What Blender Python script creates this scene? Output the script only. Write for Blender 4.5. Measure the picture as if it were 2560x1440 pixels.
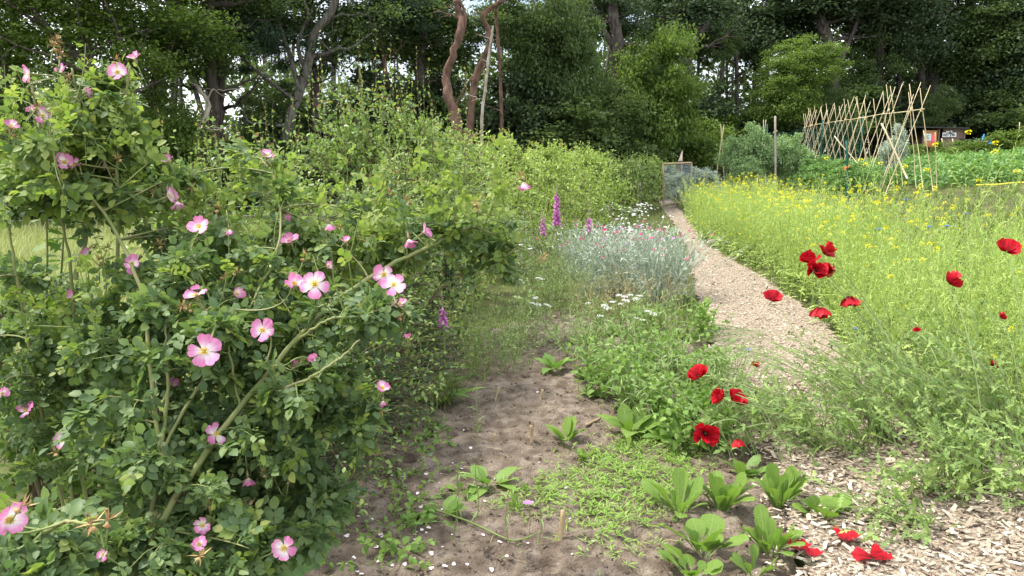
import bpy, math, random
import numpy as np
from mathutils import Matrix

rng = np.random.default_rng(11); random.seed(11)
for o in list(bpy.data.objects): bpy.data.objects.remove(o)
SC = bpy.context.scene; COL = SC.collection
R_ = math.radians

# ------------------------------------------------------------------ camera, sky, sun, exposure
CH, FP = 1.45, 1900.0                      # eye height, focal length in photo pixels
TH = math.atan(300/FP)                     # pitch below the horizon
cam = bpy.data.cameras.new('camera'); cam.sensor_width = 36; cam.lens = 36*FP/2560; cam.clip_start = .05; cam.clip_end = 2000
co = bpy.data.objects.new('camera', cam); COL.objects.link(co)
co.location = (0, 0, CH); co.rotation_euler = (math.pi/2-TH, 0, 0); SC.camera = co

SUN_EL, SUN_AZ = R_(58), R_(-82)           # azimuth from +Y (ahead), negative = to the left
W = bpy.data.worlds.new('World'); SC.world = W; W.use_nodes = True
nt = W.node_tree; bg = nt.nodes['Background']
sky = nt.nodes.new('ShaderNodeTexSky'); sky.sky_type = 'NISHITA'; sky.sun_disc = False
sky.sun_elevation = SUN_EL; sky.sun_rotation = SUN_AZ; sky.dust_density = 4.0; sky.air_density = 1.0; sky.ozone_density = 1.0
# thin bright cloud over the blue
tc = nt.nodes.new('ShaderNodeTexCoord'); cn = nt.nodes.new('ShaderNodeTexNoise'); cn.inputs['Scale'].default_value = 2.2; cn.inputs['Detail'].default_value = 6
cr = nt.nodes.new('ShaderNodeValToRGB'); cr.color_ramp.elements[0].position = .36; cr.color_ramp.elements[1].position = .62
cm = nt.nodes.new('ShaderNodeMix'); cm.data_type = 'RGBA'; cm.inputs['B'].default_value = (9.5, 9.8, 10.2, 1)
nt.links.new(tc.outputs['Generated'], cn.inputs['Vector']); nt.links.new(cn.outputs['Fac'], cr.inputs['Fac'])
nt.links.new(cr.outputs['Color'], cm.inputs['Factor']); nt.links.new(sky.outputs[0], cm.inputs['A'])
nt.links.new(cm.outputs['Result'], bg.inputs['Color']); bg.inputs['Strength'].default_value = 0.15
sl = bpy.data.lights.new('sun', 'SUN'); sl.energy = 2.6; sl.angle = R_(5.0); sl.color = (1, .955, .88)
so = bpy.data.objects.new('sun', sl); COL.objects.link(so); so.location = (-8, 4, 14)
from mathutils import Vector
sd = Vector((math.sin(SUN_AZ)*math.cos(SUN_EL), math.cos(SUN_AZ)*math.cos(SUN_EL), math.sin(SUN_EL)))
so.rotation_euler = sd.to_track_quat('Z', 'Y').to_euler()
vs = SC.view_settings; vs.view_transform = 'Standard'; vs.look = 'None'; vs.exposure = 1.15; vs.gamma = 1.0; vs.use_curve_mapping = False
SC.render.engine = 'CYCLES'
SC.cycles.max_bounces = 8; SC.cycles.transparent_max_bounces = 8; SC.cycles.transmission_bounces = 6; SC.cycles.diffuse_bounces = 4

# ------------------------------------------------------------------ helpers
A = lambda *a: np.array(a, float)
def sp(u): return np.logaddexp(0, np.clip(np.asarray(u, float), -50, 400)*2)/2
def g(x, y):
    """ground height"""
    x = np.asarray(x, float); y = np.asarray(y, float)
    h = .13*(sp(x-1.5)-.55*sp(x-9)) + .006*np.clip(y, 0, 60) - .015*sp(-x-2)
    return np.clip(h, -1.2, 3.0)
def ray(px, py):
    u = (px-1280)/FP; v = (720-py)/FP
    return A(u, math.cos(TH)+v*math.sin(TH), -math.sin(TH)+v*math.cos(TH))
def Q(px, py, d):
    r = ray(px, py); return A(0, 0, CH)+r*(d/r[1])
def P(px, py):
    r = ray(px, py); t = 1.0; r = r/np.linalg.norm(r)
    while t < 120:
        p = A(0, 0, CH)+r*t
        if p[2] <= g(p[0], p[1]): return p
        t += .01+t*.002
    return p
def G(x, y, dz=0): return A(x, y, float(g(x, y))+dz)
def hsh(i, j, s):
    n = np.sin(i*127.1+j*311.7+s*74.7)*43758.5453
    return n-np.floor(n)
def vn(x, y, s=0):
    xi, yi = np.floor(x), np.floor(y); xf, yf = x-xi, y-yi
    u = xf*xf*(3-2*xf); v = yf*yf*(3-2*yf)
    return (hsh(xi, yi, s)*(1-u)+hsh(xi+1, yi, s)*u)*(1-v)+(hsh(xi, yi+1, s)*(1-u)+hsh(xi+1, yi+1, s)*u)*v
def fbm(x, y, s=0, o=4):
    t, a = 0, .5
    for k in range(o): t = t+a*vn(x*2**k, y*2**k, s+k); a *= .5
    return t
def inpoly(x, y, poly):
    poly = np.asarray(poly); c = np.zeros(np.shape(x), bool); n = len(poly)
    for i in range(n):
        x1, y1 = poly[i][:2]; x2, y2 = poly[(i+1) % n][:2]
        c ^= ((y1 > y) != (y2 > y)) & (x < (x2-x1)*(y-y1)/((y2-y1) or 1e-9)+x1)
    return c
def nrm(v): return v/np.maximum(np.linalg.norm(v, axis=-1, keepdims=True), 1e-9)
def ru(n): return nrm(rng.normal(size=(n, 3)))
def U(a, b, n=None): return rng.uniform(a, b, n)
def frames(d, up):
    """rotation matrices: local Y along d, local Z near up"""
    y = nrm(d); z = nrm(up-(up*y).sum(-1, keepdims=True)*y); x = np.cross(y, z)
    return np.stack([x, y, z], -1)
def M4(R, t, s=1.0):
    m = np.eye(4); m[:3, :3] = R*np.asarray(s); m[:3, 3] = t; return Matrix(m.tolist())
def rz(a): c, s = math.cos(a), math.sin(a); return A([c, -s, 0], [s, c, 0], [0, 0, 1])

class MB:
    """collects geometry; becomes ONE mesh"""
    def __init__(s): s.V = []; s.F = []; s.n = 0
    def add(s, v, f, m=0):
        v = np.asarray(v, float).reshape(-1, 3); s.V.append(v); s.F.append((np.asarray(f, int)+s.n, m)); s.n += len(v)
    def addT(s, T, R=np.eye(3), t=(0, 0, 0), sc=1.0): s.inst(T, np.asarray(R)[None], np.asarray(t, float)[None], np.full(1, sc))
    def inst(s, T, R, t, sc=None):
        v, fs = T; n = len(t)
        if n == 0: return
        if sc is None: sc = np.ones(n)
        sc = np.asarray(sc, float)
        V = np.einsum('nij,kj->nki', R, v)
        V = V*(sc[:, None, None] if sc.ndim == 1 else 1)+np.asarray(t)[:, None, :]
        off = (np.arange(n)*len(v))[:, None, None]+s.n
        for f, m in fs: s.F.append(((f[None]+off).reshape(-1, f.shape[1]), m))
        s.V.append(V.reshape(-1, 3)); s.n += n*len(v)
    def T(s):
        return np.concatenate(s.V), [(f, m) for f, m in s.F]
    def mesh(s, name, mats, org=(0, 0, 0), smooth=True):
        me = bpy.data.meshes.new(name)
        v = np.concatenate(s.V)-np.asarray(org, float)
        me.vertices.add(len(v)); me.vertices.foreach_set('co', v.astype(np.float32).ravel())
        nl = sum(f.size for f, m in s.F); npol = sum(len(f) for f, m in s.F)
        me.loops.add(nl); me.loops.foreach_set('vertex_index', np.concatenate([f.ravel() for f, m in s.F]).astype(np.int32))
        tot = np.concatenate([np.full(len(f), f.shape[1]) for f, m in s.F]); st = np.concatenate([[0], np.cumsum(tot)[:-1]])
        me.polygons.add(npol); me.polygons.foreach_set('loop_start', st.astype(np.int32))
        me.polygons.foreach_set('material_index', np.concatenate([np.full(len(f), m) for f, m in s.F]).astype(np.int32))
        me.polygons.foreach_set('use_smooth', np.full(npol, smooth))
        for m in (mats if isinstance(mats, (list, tuple)) else [mats]): me.materials.append(m)
        me.update(calc_edges=True)
        return me

def tubes(mb, Pt, r, sides=3, m=0):
    """Pt (n,k,3) polylines, r (n,k) radii"""
    Pt = np.asarray(Pt, float)
    if Pt.ndim == 2: Pt = Pt[None]
    n, k = Pt.shape[:2]
    r = np.broadcast_to(np.asarray(r, float), (n, k))
    T = nrm(np.gradient(Pt, axis=1))
    av = nrm(Pt[:, -1]-Pt[:, 0])
    ref = np.where((np.abs(av[:, 2]) > .8)[:, None], A(1, .13, 0), A(.07, .1, 1))[:, None, :]
    a = nrm(np.cross(T, np.broadcast_to(ref, T.shape))); b = np.cross(T, a)
    th = np.arange(sides)*2*math.pi/sides
    V = Pt[:, :, None]+r[:, :, None, None]*(a[:, :, None]*np.cos(th)[None, None, :, None]+b[:, :, None]*np.sin(th)[None, None, :, None])
    i = np.arange(k-1)[:, None]*sides; j = np.arange(sides)[None]; j2 = (j+1) % sides
    f = np.stack([i+j, i+j2, i+sides+j2, i+sides+j], -1).reshape(-1, 4)
    F = (f[None]+(np.arange(n)*k*sides)[:, None, None]).reshape(-1, 4)
    mb.add(V.reshape(-1, 3), F, m)
    if sides > 3:   # caps
        for e in (0, (k-1)*sides):
            cap = np.arange(sides)[None]+e
            mb.F.append(((cap+(np.arange(n)*k*sides)[:, None])+mb.n-n*k*sides, m))
def bez(p0, p1, p2, k):
    t = np.linspace(0, 1, k)[None, :, None]
    return (1-t)**2*p0[:, None]+2*t*(1-t)*p1[:, None]+t*t*p2[:, None]
def poly(pts, k):
    """smooth resample of a polyline"""
    pts = np.asarray(pts, float); n = len(pts)
    q = np.concatenate([2*pts[:1]-pts[1:2], pts, 2*pts[-1:]-pts[-2:-1]])
    u = np.linspace(0, n-1-1e-6, k); i = u.astype(int); t = (u-i)[:, None]
    p0, p1, p2, p3 = q[i], q[i+1], q[i+2], q[i+3]
    return .5*(2*p1+(p2-p0)*t+(2*p0-5*p1+4*p2-p3)*t*t+(3*p1-p0-3*p2+p3)*t**3)
def box(mb, lo, hi, m=0, R=None, t=(0, 0, 0)):
    lo = np.asarray(lo, float); hi = np.asarray(hi, float)
    v = A(*[[(lo, hi)[i][0], (lo, hi)[j][1], (lo, hi)[k][2]] for i in (0, 1) for j in (0, 1) for k in (0, 1)])
    if R is not None: v = v@np.asarray(R).T
    mb.add(v+np.asarray(t, float), [[0, 1, 3, 2], [4, 6, 7, 5], [0, 4, 5, 1], [2, 3, 7, 6], [0, 2, 6, 4], [1, 5, 7, 3]], m)
def leafT(prof, L=1., fold=.25, droop=.2, m=0, wave=0., cup=0.):
    """leaf along +Y from the origin; prof = (t, half width) pairs; ends are points"""
    prof = np.asarray(prof, float); n = len(prof); t, w = prof[:, 0], prof[:, 1]
    mid = np.stack([0*t, t, -droop*t**2], 1)
    sgn = wave*np.array([(-1)**i for i in range(n)])
    l = np.stack([-w, t, -droop*t**2+fold*w+cup*w*w+sgn*w], 1); r = np.stack([w, t, -droop*t**2+fold*w+cup*w*w-sgn*w], 1)
    v = np.concatenate([mid, l[1:-1], r[1:-1]])*L
    nl = n-2; Lf = lambda i: n+i-1; Rf = lambda i: n+nl+i-1
    tri = [[0, 1, Lf(1)], [0, Rf(1), 1], [n-1, Lf(n-2), n-2], [n-1, n-2, Rf(n-2)]]
    quad = []
    for i in range(1, n-2): quad += [[i, i+1, Lf(i+1), Lf(i)], [i, Rf(i), Rf(i+1), i+1]]
    fs = [(np.array(tri), m)]
    if quad: fs.append((np.array(quad), m))
    return v, fs
def Tcat(Ts):
    mb = MB()
    for T, R, t, s in Ts: mb.addT(T, R, t, s)
    return mb.T()
def remat(T, m): return T[0], [(f, m) for f, _ in T[1]]

def link(o, parent=None):
    COL.objects.link(o)
    if parent is not None: o.parent = parent
    return o
def tag(o, label=None, cat=None, group=None, kind=None):
    if label: o['label'] = label
    if cat: o['category'] = cat
    if group: o['group'] = group
    if kind: o['kind'] = kind
    return o
def thing(name, label, cat, loc, group=None):
    o = bpy.data.objects.new(name, None); o.location = [float(c) for c in loc]; o.empty_display_size = .1
    return tag(link(o), label, cat, group)
def part(name, mb, mats, parent=None, kind=None, smooth=True, org=None):
    if org is None: org = worldloc(parent) if parent is not None else (0, 0, 0)
    o = bpy.data.objects.new(name, mb.mesh(name, mats, org, smooth)); link(o, parent)
    if parent is None: o.location = [float(c) for c in org]
    return tag(o, kind=kind)
def worldloc(o):
    l = np.array(o.matrix_basis.translation)
    return l+worldloc(o.parent) if o.parent is not None else l
def place(name, me, parent, R, t, s=1.0):
    """copy of a shared mesh at a world place, parent only translates"""
    o = bpy.data.objects.new(name, me); link(o, parent)
    t = np.asarray(t, float)-(worldloc(parent) if parent is not None else 0)
    o.matrix_basis = M4(R, t, s); return o

# ------------------------------------------------------------------ materials
def mat(name, cols, rough=.6, trans=0., tcol=None, noise=0., scale=6., bump=0., bscale=60., spec=.25, obj=True, detail=4, pos=None, stretch=None):
    m = bpy.data.materials.new(name); m.use_nodes = True; n = m.node_tree; L = n.links
    b = n.nodes['Principled BSDF']; b.inputs['Roughness'].default_value = rough; b.inputs['Specular IOR Level'].default_value = spec
    cols = [c if len(c) == 4 else (*c, 1) for c in cols]
    ramp = n.nodes.new('ShaderNodeValToRGB'); e = ramp.color_ramp.elements
    while len(e) < len(cols): e.new(.5)
    for i, c in enumerate(cols):
        e[i].position = pos[i] if pos else i/max(1, len(cols)-1); e[i].color = c
    gi = n.nodes.new('ShaderNodeNewGeometry'); oi = n.nodes.new('ShaderNodeObjectInfo')
    ad = n.nodes.new('ShaderNodeMath'); ad.operation = 'ADD'; L.new(gi.outputs['Random Per Island'], ad.inputs[0])
    if obj: L.new(oi.outputs['Random'], ad.inputs[1])
    else: ad.inputs[1].default_value = 0
    fr = n.nodes.new('ShaderNodeMath'); fr.operation = 'FRACT'; L.new(ad.outputs[0], fr.inputs[0])
    fac = fr.outputs[0]
    tcn = n.nodes.new('ShaderNodeTexCoord'); vec = tcn.outputs['Object']
    if stretch:
        mp = n.nodes.new('ShaderNodeMapping'); mp.inputs['Scale'].default_value = stretch; L.new(vec, mp.inputs['Vector']); vec = mp.outputs[0]
    if noise > 0:
        nz = n.nodes.new('ShaderNodeTexNoise'); nz.inputs['Scale'].default_value = scale; nz.inputs['Detail'].default_value = detail
        L.new(vec, nz.inputs['Vector'])
        rm = n.nodes.new('ShaderNodeMapRange'); rm.inputs[1].default_value = .3; rm.inputs[2].default_value = .7; L.new(nz.outputs['Fac'], rm.inputs[0])
        mx = n.nodes.new('ShaderNodeMix'); mx.inputs[0].default_value = noise
        L.new(fac, mx.inputs[2]); L.new(rm.outputs[0], mx.inputs[3]); fac = mx.outputs[0]
    L.new(fac, ramp.inputs['Fac']); L.new(ramp.outputs[0], b.inputs['Base Color'])
    if bump > 0:
        bz = n.nodes.new('ShaderNodeTexNoise'); bz.inputs['Scale'].default_value = bscale; bz.inputs['Detail'].default_value = 6; L.new(vec, bz.inputs['Vector'])
        bp = n.nodes.new('ShaderNodeBump'); bp.inputs['Strength'].default_value = bump; bp.inputs['Distance'].default_value = .02
        L.new(bz.outputs['Fac'], bp.inputs['Height']); L.new(bp.outputs[0], b.inputs['Normal'])
    if trans > 0:
        tr = n.nodes.new('ShaderNodeBsdfTranslucent'); ms = n.nodes.new('ShaderNodeMixShader'); ms.inputs[0].default_value = trans
        hv = n.nodes.new('ShaderNodeMix'); hv.data_type = 'RGBA'; hv.blend_type = 'MULTIPLY'; hv.inputs['Factor'].default_value = 1
        L.new(ramp.outputs[0], hv.inputs['A']); hv.inputs['B'].default_value = (*(tcol or (1.25, 1.35, .75)), 1)
        L.new(hv.outputs['Result'], tr.inputs['Color'])
        out = n.nodes['Material Output']; L.new(b.outputs[0], ms.inputs[1]); L.new(tr.outputs[0], ms.inputs[2]); L.new(ms.outputs[0], out.inputs['Surface'])
    return m
def grad(name, stops, axis='Y', length=1., rough=.5, trans=.3, tcol=(1.1, .9, .9), wob=.0, vein=.85):
    """a petal coloured along its own length (object space)"""
    m = bpy.data.materials.new(name); m.use_nodes = True; n = m.node_tree; L = n.links; b = n.nodes['Principled BSDF']
    b.inputs['Roughness'].default_value = rough; b.inputs['Specular IOR Level'].default_value = .15
    t = n.nodes.new('ShaderNodeTexCoord'); ln = n.nodes.new('ShaderNodeVectorMath'); ln.operation = 'LENGTH'; L.new(t.outputs['Object'], ln.inputs[0])
    dv = n.nodes.new('ShaderNodeMath'); dv.operation = 'DIVIDE'; dv.inputs[1].default_value = length; L.new(ln.outputs['Value'], dv.inputs[0])
    oi = n.nodes.new('ShaderNodeObjectInfo'); ad = n.nodes.new('ShaderNodeMath'); ad.operation = 'MULTIPLY_ADD'; ad.inputs[1].default_value = wob
    sb = n.nodes.new('ShaderNodeMath'); sb.operation = 'SUBTRACT'; sb.inputs[1].default_value = .5; L.new(oi.outputs['Random'], sb.inputs[0])
    L.new(sb.outputs[0], ad.inputs[0]); L.new(dv.outputs[0], ad.inputs[2])
    r = n.nodes.new('ShaderNodeValToRGB'); e = r.color_ramp.elements
    while len(e) < len(stops): e.new(.5)
    for i, (p, c) in enumerate(stops): e[i].position = p; e[i].color = (*c, 1)
    L.new(ad.outputs[0], r.inputs['Fac'])
    mp = n.nodes.new('ShaderNodeMapping'); mp.inputs['Scale'].default_value = (1/length*5.5, 1/length*.7, 1); L.new(t.outputs['Object'], mp.inputs['Vector'])
    vz = n.nodes.new('ShaderNodeTexNoise'); vz.inputs['Scale'].default_value = 1.6; vz.inputs['Detail'].default_value = 3; L.new(mp.outputs[0], vz.inputs['Vector'])
    vr = n.nodes.new('ShaderNodeMapRange'); vr.inputs[1].default_value = .3; vr.inputs[2].default_value = .7; vr.inputs[3].default_value = vein; vr.inputs[4].default_value = 1.12; L.new(vz.outputs['Fac'], vr.inputs[0])
    vm = n.nodes.new('ShaderNodeMix'); vm.data_type = 'RGBA'; vm.blend_type = 'MULTIPLY'; vm.inputs['Factor'].default_value = 1; L.new(r.outputs[0], vm.inputs['A']); L.new(vr.outputs[0], vm.inputs['B'])
    bp = n.nodes.new('ShaderNodeBump'); bp.inputs['Strength'].default_value = .5; bp.inputs['Distance'].default_value = .004; L.new(vz.outputs['Fac'], bp.inputs['Height']); L.new(bp.outputs[0], b.inputs['Normal'])
    r = vm; ro = vm.outputs['Result']; L.new(ro, b.inputs['Base Color'])
    tr = n.nodes.new('ShaderNodeBsdfTranslucent'); ms = n.nodes.new('ShaderNodeMixShader'); ms.inputs[0].default_value = trans
    L.new(ro, tr.inputs['Color']); L.new(b.outputs[0], ms.inputs[1]); L.new(tr.outputs[0], ms.inputs[2])
    L.new(ms.outputs[0], n.nodes['Material Output'].inputs['Surface'])
    return m

M = {}
M['ground'] = mat('ground_grass', [(.10, .075, .05), (.07, .085, .03), (.13, .14, .05)], .95, noise=1, scale=3, bump=.6, bscale=30, obj=False, spec=.05)
M['soil'] = mat('dry_soil', [(.09, .069, .051), (.168, .132, .101), (.265, .218, .171)], .95, noise=1, scale=13, bump=1.0, bscale=90, obj=False, spec=.04, detail=12)
M['mulch'] = mat('mulch_base', [(.06, .047, .036), (.25, .20, .148), (.48, .415, .325)], .9, noise=1, scale=60, bump=.8, bscale=70, obj=False, spec=.05)
M['chip'] = mat('wood_chip', [(.05, .037, .028), (.21, .16, .115), (.40, .325, .24), (.52, .445, .345), (.62, .56, .47)], .8, noise=.15, scale=90, spec=.1, pos=[0, .2, .48, .78, 1])
M['meadow'] = mat('meadow_grass', [(.22, .27, .09), (.33, .36, .15), (.43, .43, .23)], .7, trans=.3, noise=.3, scale=.6, spec=.1)
M['grassb'] = mat('green_blade', [(.07, .12, .03), (.13, .19, .045), (.20, .24, .08)], .55, trans=.35)
M['roseleaf'] = mat('rose_leaf', [(.078, .135, .055), (.112, .175, .07), (.152, .22, .08), (.21, .28, .09)], .5, trans=.38, spec=.3, noise=.25, scale=3)
M['roseyoung'] = mat('young_rose_leaf', [(.145, .215, .05), (.21, .285, .07), (.28, .315, .095)], .5, trans=.45, spec=.25)
M['cane'] = mat('rose_cane', [(.12, .15, .045), (.20, .22, .075), (.22, .18, .10)], .6, noise=.9, scale=14, spec=.3)
M['twig'] = mat('twig', [(.07, .05, .035), (.12, .095, .05), (.14, .13, .06)], .8, noise=.5, scale=20)
M['gstem'] = mat('green_stem', [(.13, .19, .05), (.20, .25, .08), (.25, .26, .11)], .5, trans=.1)
M['pink'] = grad('rose_petal', [(0, (.85, .80, .55)), (.16, (.85, .76, .76)), (.36, (.76, .55, .66)), (.62, (.68, .28, .48)), (1, (.62, .19, .38))], length=.030, wob=.55, vein=.86)
M['stamen'] = mat('yellow_stamen', [(.65, .42, .04), (.85, .65, .12)], .6)
M['sepal'] = mat('sepal', [(.13, .17, .06), (.28, .22, .10)], .6)
M['spent'] = mat('spent_bloom', [(.35, .22, .09), (.45, .33, .15), (.30, .14, .07)], .8)
M['red'] = grad('poppy_petal', [(0, (.03, .002, .004)), (.2, (.26, .003, .010)), (.55, (.44, .006, .016)), (1, (.56, .012, .024))], length=.06, trans=.28, wob=.3, vein=.45, rough=.45)
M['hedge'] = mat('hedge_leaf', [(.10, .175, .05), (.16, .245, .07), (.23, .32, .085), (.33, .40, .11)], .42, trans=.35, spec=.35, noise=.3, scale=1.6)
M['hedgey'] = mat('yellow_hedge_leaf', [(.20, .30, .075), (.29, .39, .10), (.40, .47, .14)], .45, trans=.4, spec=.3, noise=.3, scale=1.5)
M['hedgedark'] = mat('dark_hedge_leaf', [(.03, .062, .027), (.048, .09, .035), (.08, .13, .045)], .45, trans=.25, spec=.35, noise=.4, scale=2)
M['tip'] = mat('red_shoot_tip', [(.30, .22, .06), (.34, .15, .06), (.28, .26, .06)], .5, trans=.35)
M['haw'] = mat('hawthorn_leaf', [(.07, .14, .03), (.12, .20, .04), (.19, .27, .055)], .45, trans=.4, spec=.3)
M['chard'] = mat('salad_leaf', [(.11, .20, .035), (.17, .28, .05), (.24, .34, .075)], .55, trans=.35, noise=.65, scale=45, spec=.25, bump=.35, bscale=70)
M['weed'] = mat('weed_leaf', [(.11, .21, .045), (.17, .28, .06), (.24, .35, .09)], .5, trans=.35, noise=.3, scale=20)
M['seedling'] = mat('seedling_leaf', [(.17, .30, .05), (.24, .38, .07), (.31, .44, .105)], .5, trans=.4)
M['comfrey'] = mat('broad_leaf', [(.075, .15, .045), (.12, .21, .06), (.15, .24, .08)], .55, trans=.3, noise=.6, scale=30, bump=.4, bscale=40, spec=.3)
M['poppyleaf'] = mat('poppy_leaf', [(.14, .225, .068), (.21, .305, .09), (.30, .385, .125)], .6, trans=.35)
M['pstem'] = mat('poppy_stem', [(.20, .28, .10), (.30, .36, .15)], .6, trans=.15)
M['pod'] = mat('seed_pod', [(.26, .36, .09), (.36, .47, .125), (.48, .57, .19)], .5, trans=.35)
M['yellow'] = mat('mustard_petal', [(.72, .62, .01), (.85, .78, .02)], .5, trans=.3, tcol=(1, 1, .6))
M['silver'] = mat('silver_leaf', [(.27, .34, .25), (.40, .47, .37), (.54, .60, .50)], .8, trans=.2, tcol=(1, 1, .8))
M['magenta'] = mat('magenta_petal', [(.40, .012, .08), (.50, .025, .15), (.52, .07, .26)], .5, trans=.3, tcol=(1, 1, 1))
M['lilac'] = mat('lilac_petal', [(.42, .16, .50), (.50, .25, .58)], .5, trans=.3, tcol=(1, 1, 1))
M['fox'] = mat('foxglove_bell', [(.42, .09, .38), (.55, .16, .46), (.60, .30, .50)], .5, trans=.35, tcol=(1, .9, 1))
M['foxbud'] = mat('foxglove_bud', [(.40, .24, .26), (.34, .34, .16), (.5, .3, .38)], .6, trans=.2)
M['blue'] = mat('cornflower_petal', [(.06, .10, .62), (.12, .20, .75)], .5, trans=.25, tcol=(1, 1, 1))
M['white'] = mat('white_petal', [(.72, .72, .66), (.8, .8, .76)], .6, trans=.25, tcol=(1, 1, 1))
M['dry'] = mat('dry_stalk', [(.34, .28, .14), (.44, .37, .20), (.25, .24, .10)], .8)
M['feather'] = mat('feather_herb', [(.17, .26, .09), (.25, .34, .13), (.33, .42, .19)], .6, trans=.3)
M['stub'] = mat('cut_stub', [(.20, .13, .075), (.34, .25, .14), (.46, .37, .23)], .9, noise=.9, scale=60, stretch=(1, 1, .1), bump=.5)
M['petalfall'] = mat('fallen_petal', [(.72, .55, .62), (.82, .74, .74), (.75, .62, .68)], .7, trans=.2, tcol=(1, 1, 1))
M['bamboo'] = mat('bamboo_pole', [(.48, .37, .20), (.58, .48, .29), (.66, .57, .38)], .5, noise=.4, scale=6, spec=.3)
M['potato'] = mat('potato_leaf', [(.10, .20, .055), (.15, .27, .075), (.21, .34, .105)], .55, trans=.3, spec=.3)
M['pea'] = mat('pea_leaf', [(.17, .27, .11), (.25, .36, .16), (.34, .45, .23)], .6, trans=.3)
M['net'] = mat('green_net', [(.012, .075, .06), (.02, .10, .075)], .6)
M['grey'] = mat('weathered_wood', [(.28, .24, .20), (.40, .36, .31)], .85, noise=.8, scale=9, bump=.4)
M['mesh'] = mat('galvanised_mesh', [(.45, .50, .52), (.55, .60, .62)], .5)
M['plank'] = mat('shed_plank', [(.13, .085, .06), (.19, .13, .095), (.25, .18, .13)], .85, noise=.5, scale=12, bump=.3)
M['board'] = mat('orange_board', [(.40, .20, .07), (.46, .25, .10)], .7, noise=.6, scale=8)
M['roof'] = mat('roof_felt', [(.04, .04, .04), (.07, .065, .06)], .9, noise=.7, scale=9)
M['paper'] = mat('paper', [(.72, .74, .74), (.8, .8, .78)], .8)
M['print'] = mat('paper_print', [(.06, .08, .07), (.15, .17, .16)], .8, noise=.8, scale=50)
M['bluecloth'] = mat('blue_cloth', [(.04, .24, .55), (.06, .30, .62)], .6, noise=.5, scale=6)
M['black'] = mat('black_plastic', [(.012, .013, .016), (.02, .02, .025)], .5)
M['flag'] = mat('red_flag', [(.68, .07, .10), (.78, .14, .17)], .6, trans=.3, tcol=(1, 1, 1))
M['flagw'] = mat('faded_flag', [(.75, .55, .50), (.8, .65, .6)], .6, trans=.3, tcol=(1, 1, 1))
M['hose'] = mat('yellow_hose', [(.70, .58, .03), (.78, .66, .06)], .4)
M['wire'] = mat('fence_wire', [(.6, .6, .58), (.7, .7, .68)], .5)
M['orange'] = mat('orange_plastic', [(.75, .12, .02), (.8, .16, .03)], .5)
# forest
M['fl1'] = mat('oak_leaf', [(.052, .086, .034), (.082, .126, .046), (.12, .172, .058), (.17, .225, .075)], .5, trans=.4, spec=.2, noise=.3, scale=.5)
M['fl2'] = mat('birch_leaf', [(.075, .125, .03), (.12, .18, .04), (.18, .25, .06)], .5, trans=.45, spec=.2, noise=.3, scale=.5)
M['fl3'] = mat('dark_wood_leaf', [(.042, .068, .036), (.066, .10, .05), (.10, .14, .064)], .5, trans=.3, spec=.2, noise=.3, scale=.5)
M['needle'] = mat('pine_needle', [(.04, .075, .05), (.075, .12, .075), (.11, .16, .10)], .6, trans=.2)
M['bark'] = mat('grey_bark', [(.055, .05, .043), (.115, .105, .09), (.185, .17, .15)], .95, noise=1, scale=5, bump=.8, bscale=14, stretch=(3, 3, .7), spec=.05, obj=False)
M['barkd'] = mat('dark_bark', [(.035, .03, .026), (.075, .063, .055), (.12, .10, .09)], .95, noise=1, scale=5, bump=.8, bscale=14, stretch=(3, 3, .7), spec=.05, obj=False)
M['barkr'] = mat('red_pine_bark', [(.075, .05, .04), (.15, .09, .068), (.21, .135, .10)], .9, noise=1, scale=4, bump=.8, bscale=16, stretch=(2, 2, .9), spec=.05, obj=False)
M['barkp'] = mat('pale_dead_wood', [(.25, .20, .15), (.38, .33, .27), (.46, .42, .36)], .9, noise=1, scale=4, bump=.4, obj=False)

# ================================================================== THE SETTING
def axis(lo, hi, fine, n):
    u = np.linspace(-1, 1, n); s = np.sinh(u*6)/np.sinh(6)
    return np.where(s < 0, -s*lo, s*hi)
def grid(mb, X, Y, Z, keep=None, m=0):
    nx, ny = X.shape; idx = np.arange(nx*ny).reshape(nx, ny)
    f = np.stack([idx[:-1, :-1], idx[1:, :-1], idx[1:, 1:], idx[:-1, 1:]], -1).reshape(-1, 4)
    if keep is not None:
        k = (keep[:-1, :-1] & keep[1:, :-1] & keep[1:, 1:] & keep[:-1, 1:]).ravel(); f = f[k]
        used = np.unique(f); remap = np.zeros(nx*ny, int); remap[used] = np.arange(len(used)); f = remap[f]
        V = np.stack([X, Y, Z], -1).reshape(-1, 3)[used]
    else: V = np.stack([X, Y, Z], -1).reshape(-1, 3)
    mb.add(V, f, m)
X, Y = np.meshgrid(axis(-400, 400, 1, 211), axis(-60, 700, 1, 211), indexing='ij')
mb = MB(); grid(mb, X, Y, g(X, Y)+.05*(fbm(X*.4, Y*.4, 3)-.5)*(np.abs(X)+np.abs(Y) > 9)-.07*np.exp(-((X-.6)/2.3)**4-((Y-4)/3.8)**4))
tag(part('ground', mb, M['ground']), kind='structure')

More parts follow.
